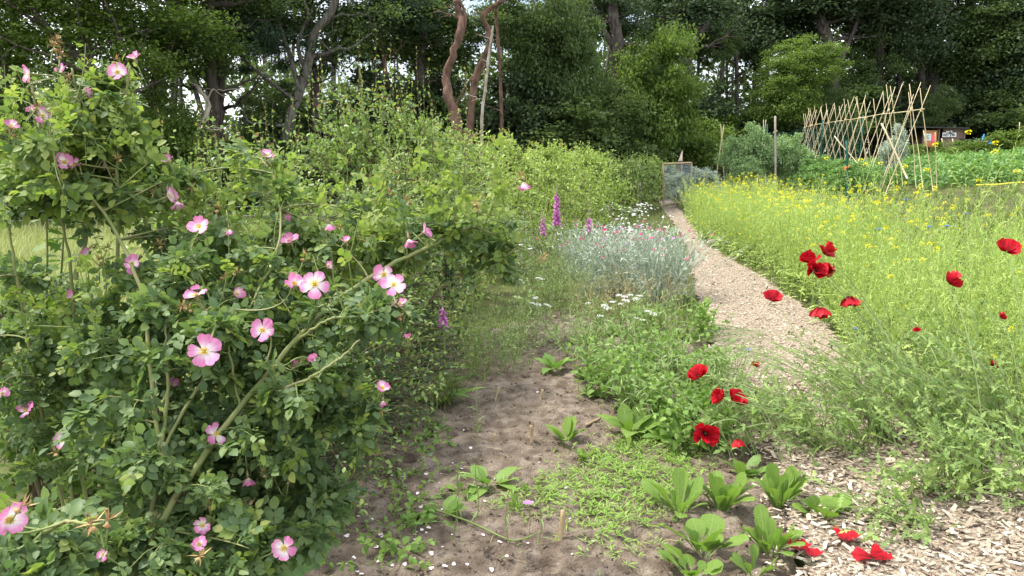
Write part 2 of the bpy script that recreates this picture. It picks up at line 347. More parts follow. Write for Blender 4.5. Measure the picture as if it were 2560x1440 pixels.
# bare soil bed: crumbly relief, small holes
soil_px = [(440, 1475), (640, 1290), (760, 1120), (900, 960), (1060, 870), (1310, 800), (1420, 770), (1500, 800), (1700, 790), (1790, 860), (1800, 980), (1960, 1140), (2010, 1250), (1990, 1350), (2010, 1475)]
soil_w = [P(*p) for p in soil_px]+[A(1.1, 1.9, 0), A(-1.1, 1.9, 0)]
sx, sy = np.arange(-1.4, 2.6, .017), np.arange(1.9, 8.0, .02)
X, Y = np.meshgrid(sx, sy, indexing='ij')
lump = (fbm(X*9, Y*9, 21, 5)-.5)*.05+(np.abs(fbm(X*22, Y*22, 5, 3)-.45)-.1)*.05+(fbm(X*2, Y*2, 8, 2)-.5)*.03
holes = [P(1015, 1152), (P(1300, 1000)), P(1320, 1002), P(1590, 1345), P(1360, 1417), P(1125, 1097), P(1290, 1190), P(1240, 1390)]
for h, r in zip(holes, (.05, .025, .025, .05, .055, .03, .02, .04)):
    q = np.hypot(X-h[0], (Y-h[1])*1.0)/r; lump = lump-.05*np.exp(-q**4)+.012*np.exp(-((q-1.5)/.4)**2)
Zs = g(X, Y)+.006+lump
mb = MB(); grid(mb, X, Y, Zs, inpoly(X+.05*(fbm(X*6, Y*6, 2)-.5), Y+.1*(fbm(X*5, Y*5, 4)-.5), soil_w))
soil = tag(part('soil_bed', mb, M['soil']), kind='structure')
def soilz(x, y):
    i = int(np.clip((x-sx[0])/.017, 0, len(sx)-1)); j = int(np.clip((y-sy[0])/.02, 0, len(sy)-1)); return float(Zs[i, j])
# soil crumbs: thousands, real clods lying on it
def rock(seed, k=8):
    r = np.random.default_rng(seed); v = A([1, 0, 0], [-1, 0, 0], [0, 1, 0], [0, -1, 0], [0, 0, 1], [0, 0, -1])*r.uniform(.6, 1.1, (6, 1))
    return v, [(np.array([[0, 2, 4], [2, 1, 4], [1, 3, 4], [3, 0, 4], [2, 0, 5], [1, 2, 5], [3, 1, 5], [0, 3, 5]]), 0)]
mb = MB(); n = 11000; x = U(-.9, 2.0, n); y = 2.2+5*U(0, 1, n)**1.5; k = inpoly(x, y, soil_w); x, y = x[k], y[k]
z = np.array([soilz(a, b) for a, b in zip(x, y)]); s = .002+.013*U(0, 1, len(x))**4
mb.inst(rock(3), frames(ru(len(x)), ru(len(x))), np.stack([x, y, z+s*.3], 1), s)
part('soil_crumbs', mb, M['soil'], soil, kind='stuff', smooth=False)

# wood chip path: base sheet with loose chips over it
lft = [(2000, 1475), (1960, 1330), (1930, 1180), (1900, 1080), (1830, 990), (1790, 920), (1770, 850), (1740, 760), (1722, 680), (1712, 620), (1690, 570), (1650, 520), (1640, 492)]
rgt = [(1672, 492), (1695, 520), (1740, 570), (1765, 615), (1850, 660), (1930, 710), (2000, 760), (2080, 830), (2190, 960), (2330, 1060), (2620, 1150), (2750, 1475)]
path_w = [P(*p) for p in lft+rgt]
path_w = [A(1.0, 1.9, 0)]+path_w+[A(2.6, 1.9, 0)]
sxp, syp = np.arange(.4, 6.2, .03), np.arange(1.9, 30, .05)
X, Y = np.meshgrid(sxp, syp, indexing='ij')
def pathz(x, y): return g(x, y)+.022+.018*(fbm(x*5, y*5, 31)-.5)+.01*(fbm(x*20, y*20, 33, 2)-.5)
mb = MB(); grid(mb, X, Y, pathz(X, Y), inpoly(X+.1*(fbm(X*3, Y*3, 2)-.5), Y, path_w))
path = tag(part('wood_chip_path', mb, M['mulch']), kind='structure')
def chipT(seed):
    r = np.random.default_rng(seed); v = A(*[[i, j, k] for i in (-1, 1) for j in (-1, 1) for k in (-1, 1)])*A(.5, .5, .5)
    v[:, :2] += r.uniform(-.18, .18, (8, 2)); v[:, 1] *= 1; v *= A(.34, 1, .12)
    return v, [(np.array([[0, 1, 3, 2], [4, 6, 7, 5], [0, 4, 5, 1], [2, 3, 7, 6], [0, 2, 6, 4], [1, 5, 7, 3]]), 0)]
chips = [chipT(i) for i in range(6)]
chipme = []
for i, T in enumerate(chips):
    b = MB(); b.addT(T); chipme.append(b.mesh('wood_chip', M['chip'], smooth=False))
n = 42000; x = np.concatenate([U(.6, 2.7, n//2), U(.6, 5.8, n//2)]); y = np.concatenate([U(2.0, 4.8, n//2), 4.3+14*U(0, 1, n//2)**1.4])
k = inpoly(x+.06*rng.normal(size=n), y, path_w) | (inpoly(x+.25*rng.normal(size=n), y+.2*rng.normal(size=n), path_w) & (U(0, 1, n) < .25)); x, y = x[k], y[k]; n = len(x)
dirs = nrm(np.stack([rng.normal(size=n), rng.normal(size=n), rng.normal(size=n)*.22], 1)); ups = nrm(A(0, 0, 1)+rng.normal(size=(n, 3))*.28)
s = .007+.032*U(0, 1, n)**3; t = np.stack([x, y, pathz(x, y)+U(0, .012, n)], 1); Rr = frames(dirs, ups)
vis = s/y; order = np.argsort(-vis*((x > 1.15) & (y < 4.2) & (x/y < .66) & (y > 2.6)))
mb = MB()
for j in range(6):
    sel = order[300:][j::6]; mb.inst(chips[j], Rr[sel], t[sel], s[sel])
part('loose_chips', mb, M['chip'], path, kind='stuff', smooth=False)
for j, i in enumerate(order[:300]): place('wood_chip', chipme[j % 6], path, Rr[i], t[i]+A(0, 0, .006), s[i]*1.1)

# meadow grass beyond the roses
def blades(mb, x, y, z, h, lean, w, m=0):
    n = len(x); b = np.stack([x, y, z], 1); d = nrm(np.stack([rng.normal(size=n), rng.normal(size=n), np.zeros(n)], 1))
    side = np.stack([-d[:, 1], d[:, 0], np.zeros(n)], 1)*w[:, None]
    mid = b+d*(lean*h*.35)[:, None]+A(0, 0, 1)*(h*.6)[:, None]; tip = b+d*(lean*h)[:, None]+A(0, 0, 1)*(h*U(.85, 1, n))[:, None]
    V = np.stack([b-side, b+side, mid-side*.8, mid+side*.8, tip], 1); off = (np.arange(n)*5)[:, None]
    mb.add(V.reshape(-1, 3), np.array([[0, 1, 3, 2]])[None].repeat(n, 0).reshape(-1, 4)+off, m)
    mb.F.append((np.array([[2, 3, 4]]).repeat(n, 0)+off+mb.n-n*5, m))
n = 31000; y = 4+15.5*U(0, 1, n)**.8; x = U(-1, 0, n)*(1.5+y*.68)-1.2+.1*y
mb = MB(); h = U(.25, .5, n)*(.7+.6*fbm(x*.5, y*.5, 9)); blades(mb, x, y, g(x, y)-.02, h, U(.1, .7, n), U(.004, .009, n))
mo = tag(part('meadow_grass', mb, M['meadow']), 'pale straw-green meadow grass behind the rose bushes', 'grass', kind='stuff')
# rough green grass and herbs over the right hand ground
n = 19000; y = 6+30*U(0, 1, n)**1.2; x = y*U(.1, .78, n); k = (~inpoly(x, y, path_w)) ; x, y = x[k], y[k]; n = len(x)
mb = MB(); blades(mb, x, y, g(x, y)-.01, U(.05, .16, n), U(.3, 1, n), U(.006, .014, n))
tag(part('rough_grass', mb, M['grassb']), 'short rough green grass between the vegetable beds', 'grass', kind='stuff')

# ------------------------------------------------------------------ the wood behind
rhomb = (A([0, 0, 0], [.32, .5, .06], [0, 1, -.08], [-.32, .5, .06]), [(np.array([[0, 1, 2, 3]]), 0)])
thin = (A([0, 0, 0], [.05, .5, .02], [0, 1, 0], [-.05, .5, .02]), [(np.array([[0, 1, 2, 3]]), 0)])
def crown_mesh(seed, nclump, per, leaf, sig, T=rhomb, flat=.6):
    r = np.random.default_rng(seed); c = nrm(r.normal(size=(nclump, 3)))*(r.uniform(0, 1.25, (nclump, 1))**.6)
    q = np.repeat(c, per, 0); sg = np.repeat(r.uniform(.5, 1.7, (nclump, 1)), per, 0)*sig
    p = q+r.normal(size=q.shape)*sg*A(1, 1, flat)
    d = nrm(r.normal(size=q.shape)+A(0, 0, -.3)+nrm(q)*.6); up = nrm(A(0, 0, 1)+r.normal(size=q.shape)*.55)
    b = MB(); b.inst(T, frames(d, up), p, leaf*r.uniform(.6, 1.3, len(p))); return b.mesh('crown', M['fl1'])
CR = [crown_mesh(1, 110, 240, .072, .13), crown_mesh(2, 90, 280, .072, .15), crown_mesh(3, 120, 210, .066, .12), crown_mesh(4, 70, 300, .065, .16, flat=.4)]
CS = [crown_mesh(8, 60, 240, .058, .16), crown_mesh(9, 52, 270, .056, .18, flat=.45)]
PINE = crown_mesh(5, 60, 420, .14, .10, thin)
BUSH = [crown_mesh(6, 50, 260, .11, .17), crown_mesh(7, 60, 220, .12, .14)]
def crown(parent, me, c, s, m, name='crown'):
    o = place(name, me, parent, rz(U(0, 6.28))*1.0, c, 1.0)
    o.matrix_basis = Matrix.Translation(o.matrix_basis.translation) @ Matrix.Rotation(float(U(0, 6.28)), 4, 'Z') @ Matrix.Diagonal((s[0], s[1], s[2], 1))
    o.material_slots[0].link = 'OBJECT'; o.material_slots[0].material = m; return o
def grow(mb, p, t0, n, ln, r0, up=.5, twigs=4, seed=0):
    """limbs and twigs from a trunk polyline"""
    K = len(p)
    for i in range(n):
        u = t0+(1-t0)*(i+U(0, 1))/n; j = min(int(u*(K-1)), K-2); s = p[j]
        d = nrm(A(rng.normal(), rng.normal()*.7, U(-.1, up))); l = ln*U(.5, 1.2)*(1.15-.5*u)
        c = s+d*l*.5+A(0, 0, U(-.15, .3)*l)+rng.normal(size=3)*l*.08; e = s+d*l+A(0, 0, U(0, .4)*l)
        q = bez(s[None], c[None], e[None], 9); q[:, 1:] += rng.normal(size=(1, 8, 3))*l*.025
        rr = r0*U(.25, .5); tubes(mb, q, np.linspace(rr, rr*.25, 9)[None], 5)
        m = twigs; ts = rng.integers(2, 9, m); S = q[0][ts]
        D = nrm(ru(m)+d*.6+A(0, 0, .25)); E = S+D*(l*U(.25, .55, (m, 1)))
        tw = bez(S, (S+E)/2+ru(m)*l*.08, E, 5); tubes(mb, tw, np.linspace(rr*.4, rr*.08, 5)[None], 3)
def tree(name, label, pts, d, w, bark, crowns, limbs=8, ln=2.2, extra=(), t0=.25, group=None, cat='tree', up=.5):
    """pts: trunk as seen (photo px, bottom first) at distance d; crowns: (px, py, d, rx, rz, mesh, material)"""
    q = [Q(a, b, d) for a, b in pts]; base = G(q[0][0], d, -.1)
    if q[0][2] > base[2]+.2: q = [base]+q
    else: q[0] = base
    if pts[-1][1] <= 5 and limbs: v = nrm(q[-1]-q[-2]); q += [q[-1]+v*1.6+A(0, 0, 1.2), q[-1]+v*2.6+A(.3, .3, 3.5)]
    for i in range(1, len(q)): q[i][1] += rng.normal()*.12
    r = w/2*d/FP; t = thing(name, label, cat, base, group)
    mb = MB(); p = poly(q, 30); p[2:] += rng.normal(size=(28, 3))*r*.12
    rad = r*np.linspace(1.08, .55, 30)*(1+.09*rng.normal(size=30)); rad[0] *= 1.5; rad[1] *= 1.15; tubes(mb, p, rad[None], 10); part('trunk', mb, M[bark], t)
    lb = MB()
    for ex, ew in extra:
        e = poly([Q(a, b, d+rng.normal()*.1) for a, b in ex], 16); eb = MB(); tubes(eb, e, (ew/2*d/FP*np.linspace(1, .4, 16))[None], 6); part('limb', eb, M[bark], t); grow(lb, e, .3, 3, ln*.5, ew/2*d/FP, up, 3)
    if limbs: grow(lb, p, t0, limbs, ln, r, up)
    if lb.n: part('branches', lb, M[bark], t, kind='stuff')
    for (px, py, dd, rx, rz_, me, mm) in crowns: crown(t, me, Q(px, py, dd), (rx, rx*U(.85, 1.1), rz_), M[mm])
    return t
c0, c1, c2, c3 = CR; s0, s1 = CS
G1 = 'trees along the edge of the wood'
tree('oak_tree', 'broadleaf tree at the far left edge with a slim grey trunk', [(20, 560), (8, 400), (5, 200), (25, 0)], 18, 20, 'bark', [(-40, 130, 18.5, 2.1, 1.5, s0, 'fl2'), (70, 330, 18.8, 1.5, 1.2, s1, 'fl1')], 7, group=G1)
tree('oak_tree', 'oak with bare dark limbs sweeping up to the left behind the tall rose', [(300, 520), (292, 300), (240, 180), (160, 110), (90, 20)], 17, 26, 'barkd', [(60, 40, 17.6, 1.7, .9, s1, 'fl2'), (330, 60, 18, 1.9, 1.2, s0, 'fl2'), (200, -90, 18, 2.6, 1.2, s1, 'fl2')], 10, 1.9, [([(250, 195), (215, 130), (200, 60), (190, 0)], 13), ([(285, 300), (320, 200), (300, 90), (260, 0)], 12)], group=G1)
tree('oak_tree', 'slim dark crooked tree with a pale green crown left of the paired pine trunks', [(375, 520), (380, 300), (395, 200), (432, 100), (440, 0)], 19, 18, 'barkd', [(420, 90, 19.6, 1.6, 1.3, s0, 'fl1'), (410, 360, 18.6, 1.15, 1.15, c2, 'fl2')], 8, 1.5, group=G1)
tree('pine_tree', 'dark straight pine trunk, left of a close pair', [(520, 520), (524, 330), (530, 180), (528, 0)], 19.5, 34, 'barkd', [(560, -60, 20, 1.9, 1.0, s0, 'fl1')], 9, 1.6, t0=.4, group=G1, up=.2)
tree('pine_tree', 'dark brown pine trunk, right of a close pair', [(548, 520), (546, 320), (552, 200), (566, 0)], 20.3, 30, 'barkd', [(620, 80, 21, 1.5, 1.1, PINE, 'needle')], 8, 1.6, t0=.4, group=G1, up=.2)
tree('dead_tree', 'broken pale bleached snag in front of the paired dark pine trunks', [(492, 520), (490, 370), (503, 320), (516, 260), (500, 225), (488, 212)], 19, 15, 'barkp', [], 0, extra=[([(512, 270), (530, 225), (545, 232), (565, 245)], 5), ([(510, 320), (540, 325), (575, 312)], 5)], cat='dead tree')
tree('oak_tree', 'grey many-limbed oak with wide arching limbs above the hedge', [(712, 480), (718, 335), (742, 255), (762, 185), (792, 80), (838, 0)], 21, 28, 'bark', [(660, 30, 22, 2.3, 1.1, s1, 'fl2'), (860, 60, 22.5, 1.8, 1.3, s0, 'fl1'), (690, 300, 22, 1.0, 1.0, c2, 'fl1')], 9, 2.0, [([(742, 255), (690, 215), (610, 150), (540, 60), (470, 0)], 11), ([(750, 230), (722, 130), (690, 40), (670, 0)], 15), ([(765, 180), (745, 110), (770, 40), (760, 0)], 12)], group=G1)
tree('oak_tree', 'thin dark trunk with a fork just right of the grey oak', [(805, 480), (792, 300), (786, 200), (772, 100), (760, 0)], 22, 22, 'barkd', [(800, -70, 23, 2, 1, c2, 'fl1')], 8, 1.7, group=G1)
tree('pine_tree', 'slim pine with grey-green needles and a reddish stem left of the curved trunk', [(985, 420), (968, 210), (955, 120), (962, 50)], 23, 16, 'barkr', [(945, 50, 23, 1.35, .75, PINE, 'needle'), (1010, 20, 23.4, 1.1, .6, PINE, 'needle'), (900, 110, 23.6, 1.0, .6, PINE, 'needle')], 6, 1.2, t0=.6, group=G1)
tree('oak_tree', 'dark forked trunk between the needled pine and the curved red trunk', [(1060, 450), (1050, 180), (1060, 100), (1055, 0)], 24, 26, 'barkd', [(1060, 70, 25, 1.6, 1.2, c1, 'fl1'), (1060, 280, 25, 1.3, 1.1, c0, 'fl3')], 8, 1.8, [([(1045, 160), (1025, 110), (1030, 70), (1080, 10)], 10)], group=G1)
tree('pine_tree', 'tall curved S-shaped red-brown pine trunk in the middle of the wood edge', [(1150, 420), (1140, 300), (1122, 245), (1116, 195), (1132, 140), (1152, 80), (1150, 30), (1140, 0)], 20, 27, 'barkr', [(1130, -330, 20, 2.0, 1.2, PINE, 'needle')], 0, extra=[([(1150, 100), (1162, 60), (1160, 25), (1148, 0)], 13)], group=G1)
tree('pine_tree', 'reddish pine bent sharply to the right at the top of the frame', [(1165, 420), (1178, 260), (1196, 175), (1222, 120), (1224, 80), (1208, 45), (1228, 18), (1262, 0)], 21.5, 19, 'barkr', [(1380, -300, 21.5, 2.0, 1.2, PINE, 'needle')], 0, extra=[([(1143, 258), (1165, 215), (1190, 180), (1214, 160)], 7)], group=G1)
tree('birch_tree', 'thin pale trunk standing upright just right of the bent pine', [(1203, 420), (1206, 290), (1216, 200), (1222, 130), (1232, 60)], 21, 9, 'barkp', [], 3, .8, group=G1)
tree('birch_tree', 'thin reddish stem rising to the right of the bent pine', [(1255, 420), (1252, 220), (1246, 110), (1240, 40), (1240, 0)], 22.5, 10, 'barkr', [(1290, 60, 24, 1.3, 1.3, c3, 'fl1')], 4, 1, group=G1)
tree('oak_tree', 'ivy-hung dark green tree with a hidden grey trunk right of the thin pale trunks', [(1418, 450), (1410, 250), (1400, 150), (1395, 0)], 25, 20, 'bark', [(1400, 130, 24.3, 1.15, 1.9, c1, 'fl1'), (1350, 230, 25.5, 1.5, 1.1, c0, 'fl3'), (1480, 290, 25, 1.5, 1.1, c2, 'fl1')], 6, 1.5, group=G1)
tree('oak_tree', 'thick dark trunk with long bare dead limbs left of the lit bushes', [(1570, 420), (1550, 220), (1540, 100), (1530, 0)], 27, 34, 'barkd', [(1500, 20, 28.5, 1.6, 1.2, c2, 'fl3'), (1640, 220, 27, 1.4, 2.0, c0, 'fl2')], 9, 2.4, [([(1545, 150), (1500, 70), (1450, 62), (1440, 68)], 9), ([(1540, 120), (1490, 40), (1480, 0)], 12)], group=G1)
tree('oak_tree', 'forked dark tree above the dark evergreen bush', [(1735, 400), (1728, 190), (1716, 150), (1740, 95), (1770, 60)], 33, 26, 'barkd', [(1700, 30, 35, 2.6, 1.7, c1, 'fl3'), (1790, 110, 34, 1.0, .9, c2, 'fl1')], 8, 2.6, [([(1726, 180), (1705, 100), (1690, 30), (1685, 0)], 13)], group=G1)
tree('oak_tree', 'leaning grey trunk half hidden by the young lit tree', [(2090, 420), (2085, 220), (2076, 130), (2052, 50), (2030, 0)], 37, 30, 'barkd', [(2120, -30, 38, 3.4, 1.8, c0, 'fl3'), (2160, 180, 38.5, 1.9, 1.9, c3, 'fl1')], 9, 3, [([(2082, 190), (2120, 110), (2140, 60), (2150, 0)], 16)], group=G1)
tree('young_tree', 'young tree with a bright sunlit crown left of the bean trellis', [(2030, 420), (2020, 300), (2010, 220), (2000, 160)], 32, 8, 'bark', [(2010, 160, 32, 1.45, .95, c2, 'fl2'), (1960, 235, 31.6, 1.2, 1.1, c1, 'fl2'), (2070, 260, 32.4, .9, .8, c0, 'fl1')], 5, 1, group=G1)
tree('oak_tree', 'dark trunk rising behind the middle of the bean trellis', [(2195, 400), (2196, 200), (2192, 100), (2190, 0)], 38, 24, 'barkd', [(2240, 60, 39, 2.2, 2.0, c1, 'fl3')], 8, 2.4, group=G1)
tree('oak_tree', 'very thin dark trunk beside the tallest bean poles', [(2245, 400), (2240, 200), (2240, 0)], 39, 12, 'barkd', [(2250, 250, 40, 1.6, 1.2, c2, 'fl1')], 6, 2, group=G1)
tree('pine_tree', 'dark brown straight trunk directly left of the shed', [(2302, 400), (2300, 150), (2292, 0)], 39.5, 21, 'barkd', [(2300, -40, 41, 3, 1.6, c0, 'fl3')], 7, 2.2, group=G1)
tree('oak_tree', 'tall pale grey trunk rising above the shed roof', [(2340, 400), (2341, 270), (2328, 130), (2322, 0)], 40.5, 34, 'bark', [(2430, 90, 40, 2.4, 2.0, c1, 'fl1'), (2350, 270, 36.5, .8, .9, c2, 'fl1')], 8, 2.6, group=G1)
tree('oak_tree', 'shaded trunk among dense leaves right of the shed', [(2420, 400), (2414, 240), (2420, 100), (2420, 0)], 41, 26, 'barkd', [(2500, 180, 40, 2.4, 1.9, c0, 'fl1'), (2560, 30, 40, 2.9, 2.0, c3, 'fl3')], 6, 2.4, [([(2428, 300), (2412, 265), (2404, 235)], 7)], group=G1)
tree('oak_tree', 'leafy tree at the right edge of the frame behind the potato bed', [(2600, 420), (2590, 200), (2580, 0)], 38, 26, 'bark', [(2560, 260, 38, 2.0, 1.5, c2, 'fl1'), (2620, 120, 38, 2.4, 2.2, c1, 'fl3')], 6, 2.4, group=G1)
tree('dead_tree', 'bare twiggy dead conifer in the dark gap behind the lit bushes', [(1850, 420), (1845, 250), (1842, 130), (1840, 20)], 37, 12, 'barkd', [(1900, 40, 39, 2.6, 2.0, c0, 'fl3')], 16, 1.6, cat='dead tree', up=.1)

# bushes of the wood edge
def wbush(label, px, py, d, rx, rz_, m, v=0, group='bushes along the wood edge', name='woodland_bush'):
    c = Q(px, py, d); b = G(c[0], d); t = thing(name, label, 'bush', b, group)
    mb = MB(); n = 9; S = np.repeat(b[None], n, 0)+rng.normal(size=(n, 3))*.12*A(1, 1, .2)-A(0, 0, .1); E = c+rng.normal(size=(n, 3))*A(rx, rx, rz_)*.5
    tubes(mb, bez(S, (S+E)/2+rng.normal(size=(n, 3))*.15, E, 7), np.linspace(.03, .007, 7)[None], 4); part('stems', mb, M['barkd'], t, kind='stuff')
    crown(t, BUSH[v], c, (rx, rx*.9, rz_), M[m], 'foliage')
for a in [('low leafy bush in front of the wood at the far left edge', 60, 470, 17.5, 1.5, 1.0, 'fl1', 0), ('bush at the wood edge below the oak with dark limbs', 230, 450, 18.5, 1.4, 1.1, 'fl1', 1),
          ('light green bush left of the paired pine trunks', 420, 440, 18.2, 1.0, 1.1, 'fl2', 0), ('shaded bush right of the paired pine trunks', 620, 420, 20.5, 1.4, 1.2, 'fl1', 1),
          ('dark bush at the foot of the grey many-limbed oak', 780, 400, 22, 1.3, 1.1, 'fl1', 0), ('dark bush behind the top of the near hedge', 950, 330, 23.5, 1.5, 1.5, 'fl3', 1),
          ('shaded bush behind the curved pine trunk', 1080, 330, 23.8, 1.2, 1.1, 'fl1', 0), ('dark bush right of the thin pale trunks', 1290, 310, 24, 1.3, 1.2, 'fl3', 1),
          ('mid green bush above the yellow-green hedge', 1420, 340, 24, 1.5, 1.0, 'fl1', 0), ('elder bush with hanging leaves above the far end of the hedge', 1550, 370, 26, 1.2, 1.0, 'fl1', 1),
          ('bush below the thick trunk with dead limbs', 1600, 270, 29, 1.7, 1.5, 'fl1', 0), ('dark evergreen bush in the middle of the wood edge', 1735, 260, 33, 1.7, 1.1, 'fl3', 1),
          ('sunlit bush behind the wire mesh frame', 1730, 375, 30, 1.4, 1.0, 'fl2', 0), ('sunlit low bush behind the pole wigwam', 1830, 350, 32, 1.1, .8, 'fl2', 1),
          ('leafy bush below the young lit tree', 1930, 330, 34, 1.8, 1.3, 'fl1', 0), ('bush behind the far end of the bean trellis', 2050, 330, 35, 1.8, 1.2, 'fl1', 1),
          ('pale leaved bush behind the middle of the bean trellis', 2150, 270, 37, 1.7, 1.1, 'fl1', 0), ('bush just left of the shed', 2240, 330, 38, 1.8, 1.2, 'fl3', 1),
          ('dark bush right of the shed behind the black bench', 2440, 300, 39, 1.8, 1.4, 'fl3', 0), ('large leafy bush above the blue table', 2500, 300, 38.5, 2.0, 1.4, 'fl1', 1), ('bush above the potato bed at the right edge', 2600, 330, 36, 2.0, 1.2, 'fl1', 0)]:
    wbush(*a[:7], v=a[7])
# the depth of the wood: reads as one mass
mb = MB(); n = 130000
px = U(-300, 2900, n); u = (px+300)/3200; d = 21+20*np.clip(u*1.25-.15, 0, 1)+U(1.5, 13, n)
x = (px-1280)/FP*d; lowz = g(x, d)
dens = np.where(px < 1250, .55, 1.0)
zz = lowz+U(0, 1, n)**1.25*np.where(px < 1250, 9, 12)
cl = fbm(x*.55+3, zz*.7, 41, 4)+.25*(fbm(x*1.8, zz*1.8+d, 43, 2)-.5)
keep = cl > np.where(px < 900, .61, np.where(px < 1250, .52, .36))-np.clip(5.0-(zz-lowz), 0, 5.0)*np.where(px < 1300, .10, .085)
x, d, zz = x[keep], d[keep], zz[keep]; n = len(x)
mb.inst(rhomb, frames(ru(n)+A(0, 0, -.2), nrm(A(0, 0, 1)+rng.normal(size=(n, 3))*.6)), np.stack([x, d, zz], 1), U(.11, .25, n))
n = 30000; q_ = U(-300, 1350, n); d_ = U(25, 31, n); x_ = (q_-1280)/FP*d_; z_ = g(x_, d_)+U(0, 1, n)**1.2*5.2; k = fbm(x_*.6, z_*.8+7, 61, 3) > .13+.05*(z_-2); x_, d_, z_ = x_[k], d_[k], z_[k]; n = len(x_); mb.inst(rhomb, frames(ru(n)+A(0, 0, -.2), nrm(A(0, 0, 1)+rng.normal(size=(n, 3))*.7)), np.stack([x_, d_, z_], 1), U(.16, .32, n))
n = 26000; q_ = U(1300, 2800, n); d_ = 31+8*np.clip((q_-1300)/900, 0, 1)+U(4, 10, n); x_ = (q_-1280)/FP*d_; z_ = g(x_, d_)+U(0, 1, n)**1.1*9; k = fbm(x_*.6, z_*.8+7, 67, 3) > .2+.02*z_; x_, d_, z_ = x_[k], d_[k], z_[k]; n = len(x_); mb.inst(rhomb, frames(ru(n)+A(0, 0, -.2), nrm(A(0, 0, 1)+rng.normal(size=(n, 3))*.7)), np.stack([x_, d_, z_], 1), U(.22, .42, n))
N9 = 100; px = U(-200, 2800, N9); u = (px+200)/3000; dd = 22.5+20*np.clip(u*1.25-.15, 0, 1)+U(0, 7, N9); x = (px-1280)/FP*dd
S = np.stack([x, dd, g(x, dd)-.1], 1); E = S+np.stack([rng.normal(size=N9)*.9, rng.normal(size=N9)*.4, U(9, 13, N9)], 1)
tubes(mb, bez(S, (S+E)/2+rng.normal(size=(N9, 3))*.6, E, 10), (U(.03, .14, N9)[:, None]*np.linspace(1.1, .4, 10)[None]), 6, 1)
n = 900; k = rng.integers(0, N9, n); f = U(.15, .9, (n, 1)); S2 = S[k]*(1-f)+E[k]*f; E2 = S2+ru(n)*A(1, .7, .6)*U(.8, 2.6, (n, 1))+A(0, 0, .4)
tubes(mb, bez(S2, (S2+E2)/2+rng.normal(size=(n, 3))*.25, E2, 6), np.linspace(.035, .006, 6)[None], 3, 1)
tag(part('woodland', mb, [M['fl1'], M['bark']]), 'dense shaded woodland massed behind the front row of trees', 'woodland', kind='stuff')

# ================================================================== ROSES AND HEDGE
def blob(c, r, n, b=.5):
    return np.asarray(c)+nrm(rng.normal(size=(n, 3)))*(U(0, 1, (n, 1))**b)*np.asarray(r)
def nearest(E, K, pen=.6):
    D = np.linalg.norm(E[:, None]-K[None], axis=2)+pen*np.maximum(0, K[None, :, 2]-E[:, None, 2]); return K[D.argmin(1)]
def leaf_sites(C, m, t0=.25, side=.9, fwd=.6, upj=.45, droop=-.1):
    """m leaves along each of the curves C (n,k,3)"""
    n, k = C.shape[:2]; u = t0+(1-t0)*(np.arange(m)[None]+U(0, 1, (n, m)))/m; f = u*(k-1); i = np.minimum(f.astype(int), k-2); w = (f-i)[..., None]
    a = np.arange(n)[:, None]; p = C[a, i]*(1-w)+C[a, i+1]*w; tg = nrm(C[a, i+1]-C[a, i])
    d = nrm(tg*fwd+ru(n*m).reshape(n, m, 3)*side+A(0, 0, droop)); up = nrm(A(0, 0, 1)+rng.normal(size=(n, m, 3))*upj)
    return p.reshape(-1, 3), d.reshape(-1, 3), up.reshape(-1, 3), u.reshape(-1)
def petalT(L, w0, w1, cup, bend, ruf, nu=6, nv=7, notch=0., ph=0., round_=.25, m=0):
    t = np.linspace(0, 1, nu)[:, None]; v = np.linspace(-1, 1, nv)[None]; w = w0+(w1-w0)*np.sin(np.pi/2*np.clip(t*1.12, 0, 1))**1.1
    x = v*w; y = t*(1-round_*v**2*t)-notch*np.exp(-(v/.3)**2)*t**4; z = cup*(v*w)**2+bend*t**2+ruf*t**2*(np.sin(v*5.3+ph)+.6*np.sin(v*11+ph*2+t*4))
    V = (np.stack([x+0*t, y, z+0*x], -1)*L).reshape(-1, 3); i = np.arange(nu*nv).reshape(nu, nv); f = np.stack([i[:-1, :-1], i[:-1, 1:], i[1:, 1:], i[1:, :-1]], -1).reshape(-1, 4)
    return V, [(f, m)]
def tomesh(T, name, mats, smooth=True):
    b = MB(); b.addT(T); return b.mesh(name, mats, smooth=smooth)
def onview(p, lim=1320):
    """photo px and distance of points"""
    q = p-A(0, 0, CH); f = q@A(0, math.cos(TH), -math.sin(TH)); r = q[:, 0]; u = q@A(0, math.sin(TH), math.cos(TH))
    return 1280+FP*r/f, 720-FP*u/f, f
def leaves(t, Ts, mats, p, d, up, s, name='leaf', nparts=300, low=None):
    """the leaves of one plant: the ones that show largest are parts, the rest one part of stuff"""
    R = frames(d, up); px, py, f = onview(p); ok = (px > 5) & (px < 2555) & (py > 5) & (py < 1435)
    order = np.argsort(np.where(ok, f/s, 1e9)); big = order[:nparts]; rest = order[nparts:]; var = rng.integers(0, len(Ts), len(p))
    meshes = [tomesh(T, name, mats) for T in Ts]
    for i in big: place(name, meshes[var[i]], t, R[i], p[i], s[i])
    if len(rest):
        mb = MB()
        for v in range(len(Ts)):
            k = rest[var[rest] == v]; mb.inst((low or Ts)[v], R[k], p[k], s[k])
        part('foliage', mb, mats, t, kind='stuff')
OV = [(0, 0), (.18, .26), (.45, .37), (.75, .27), (1, 0)]
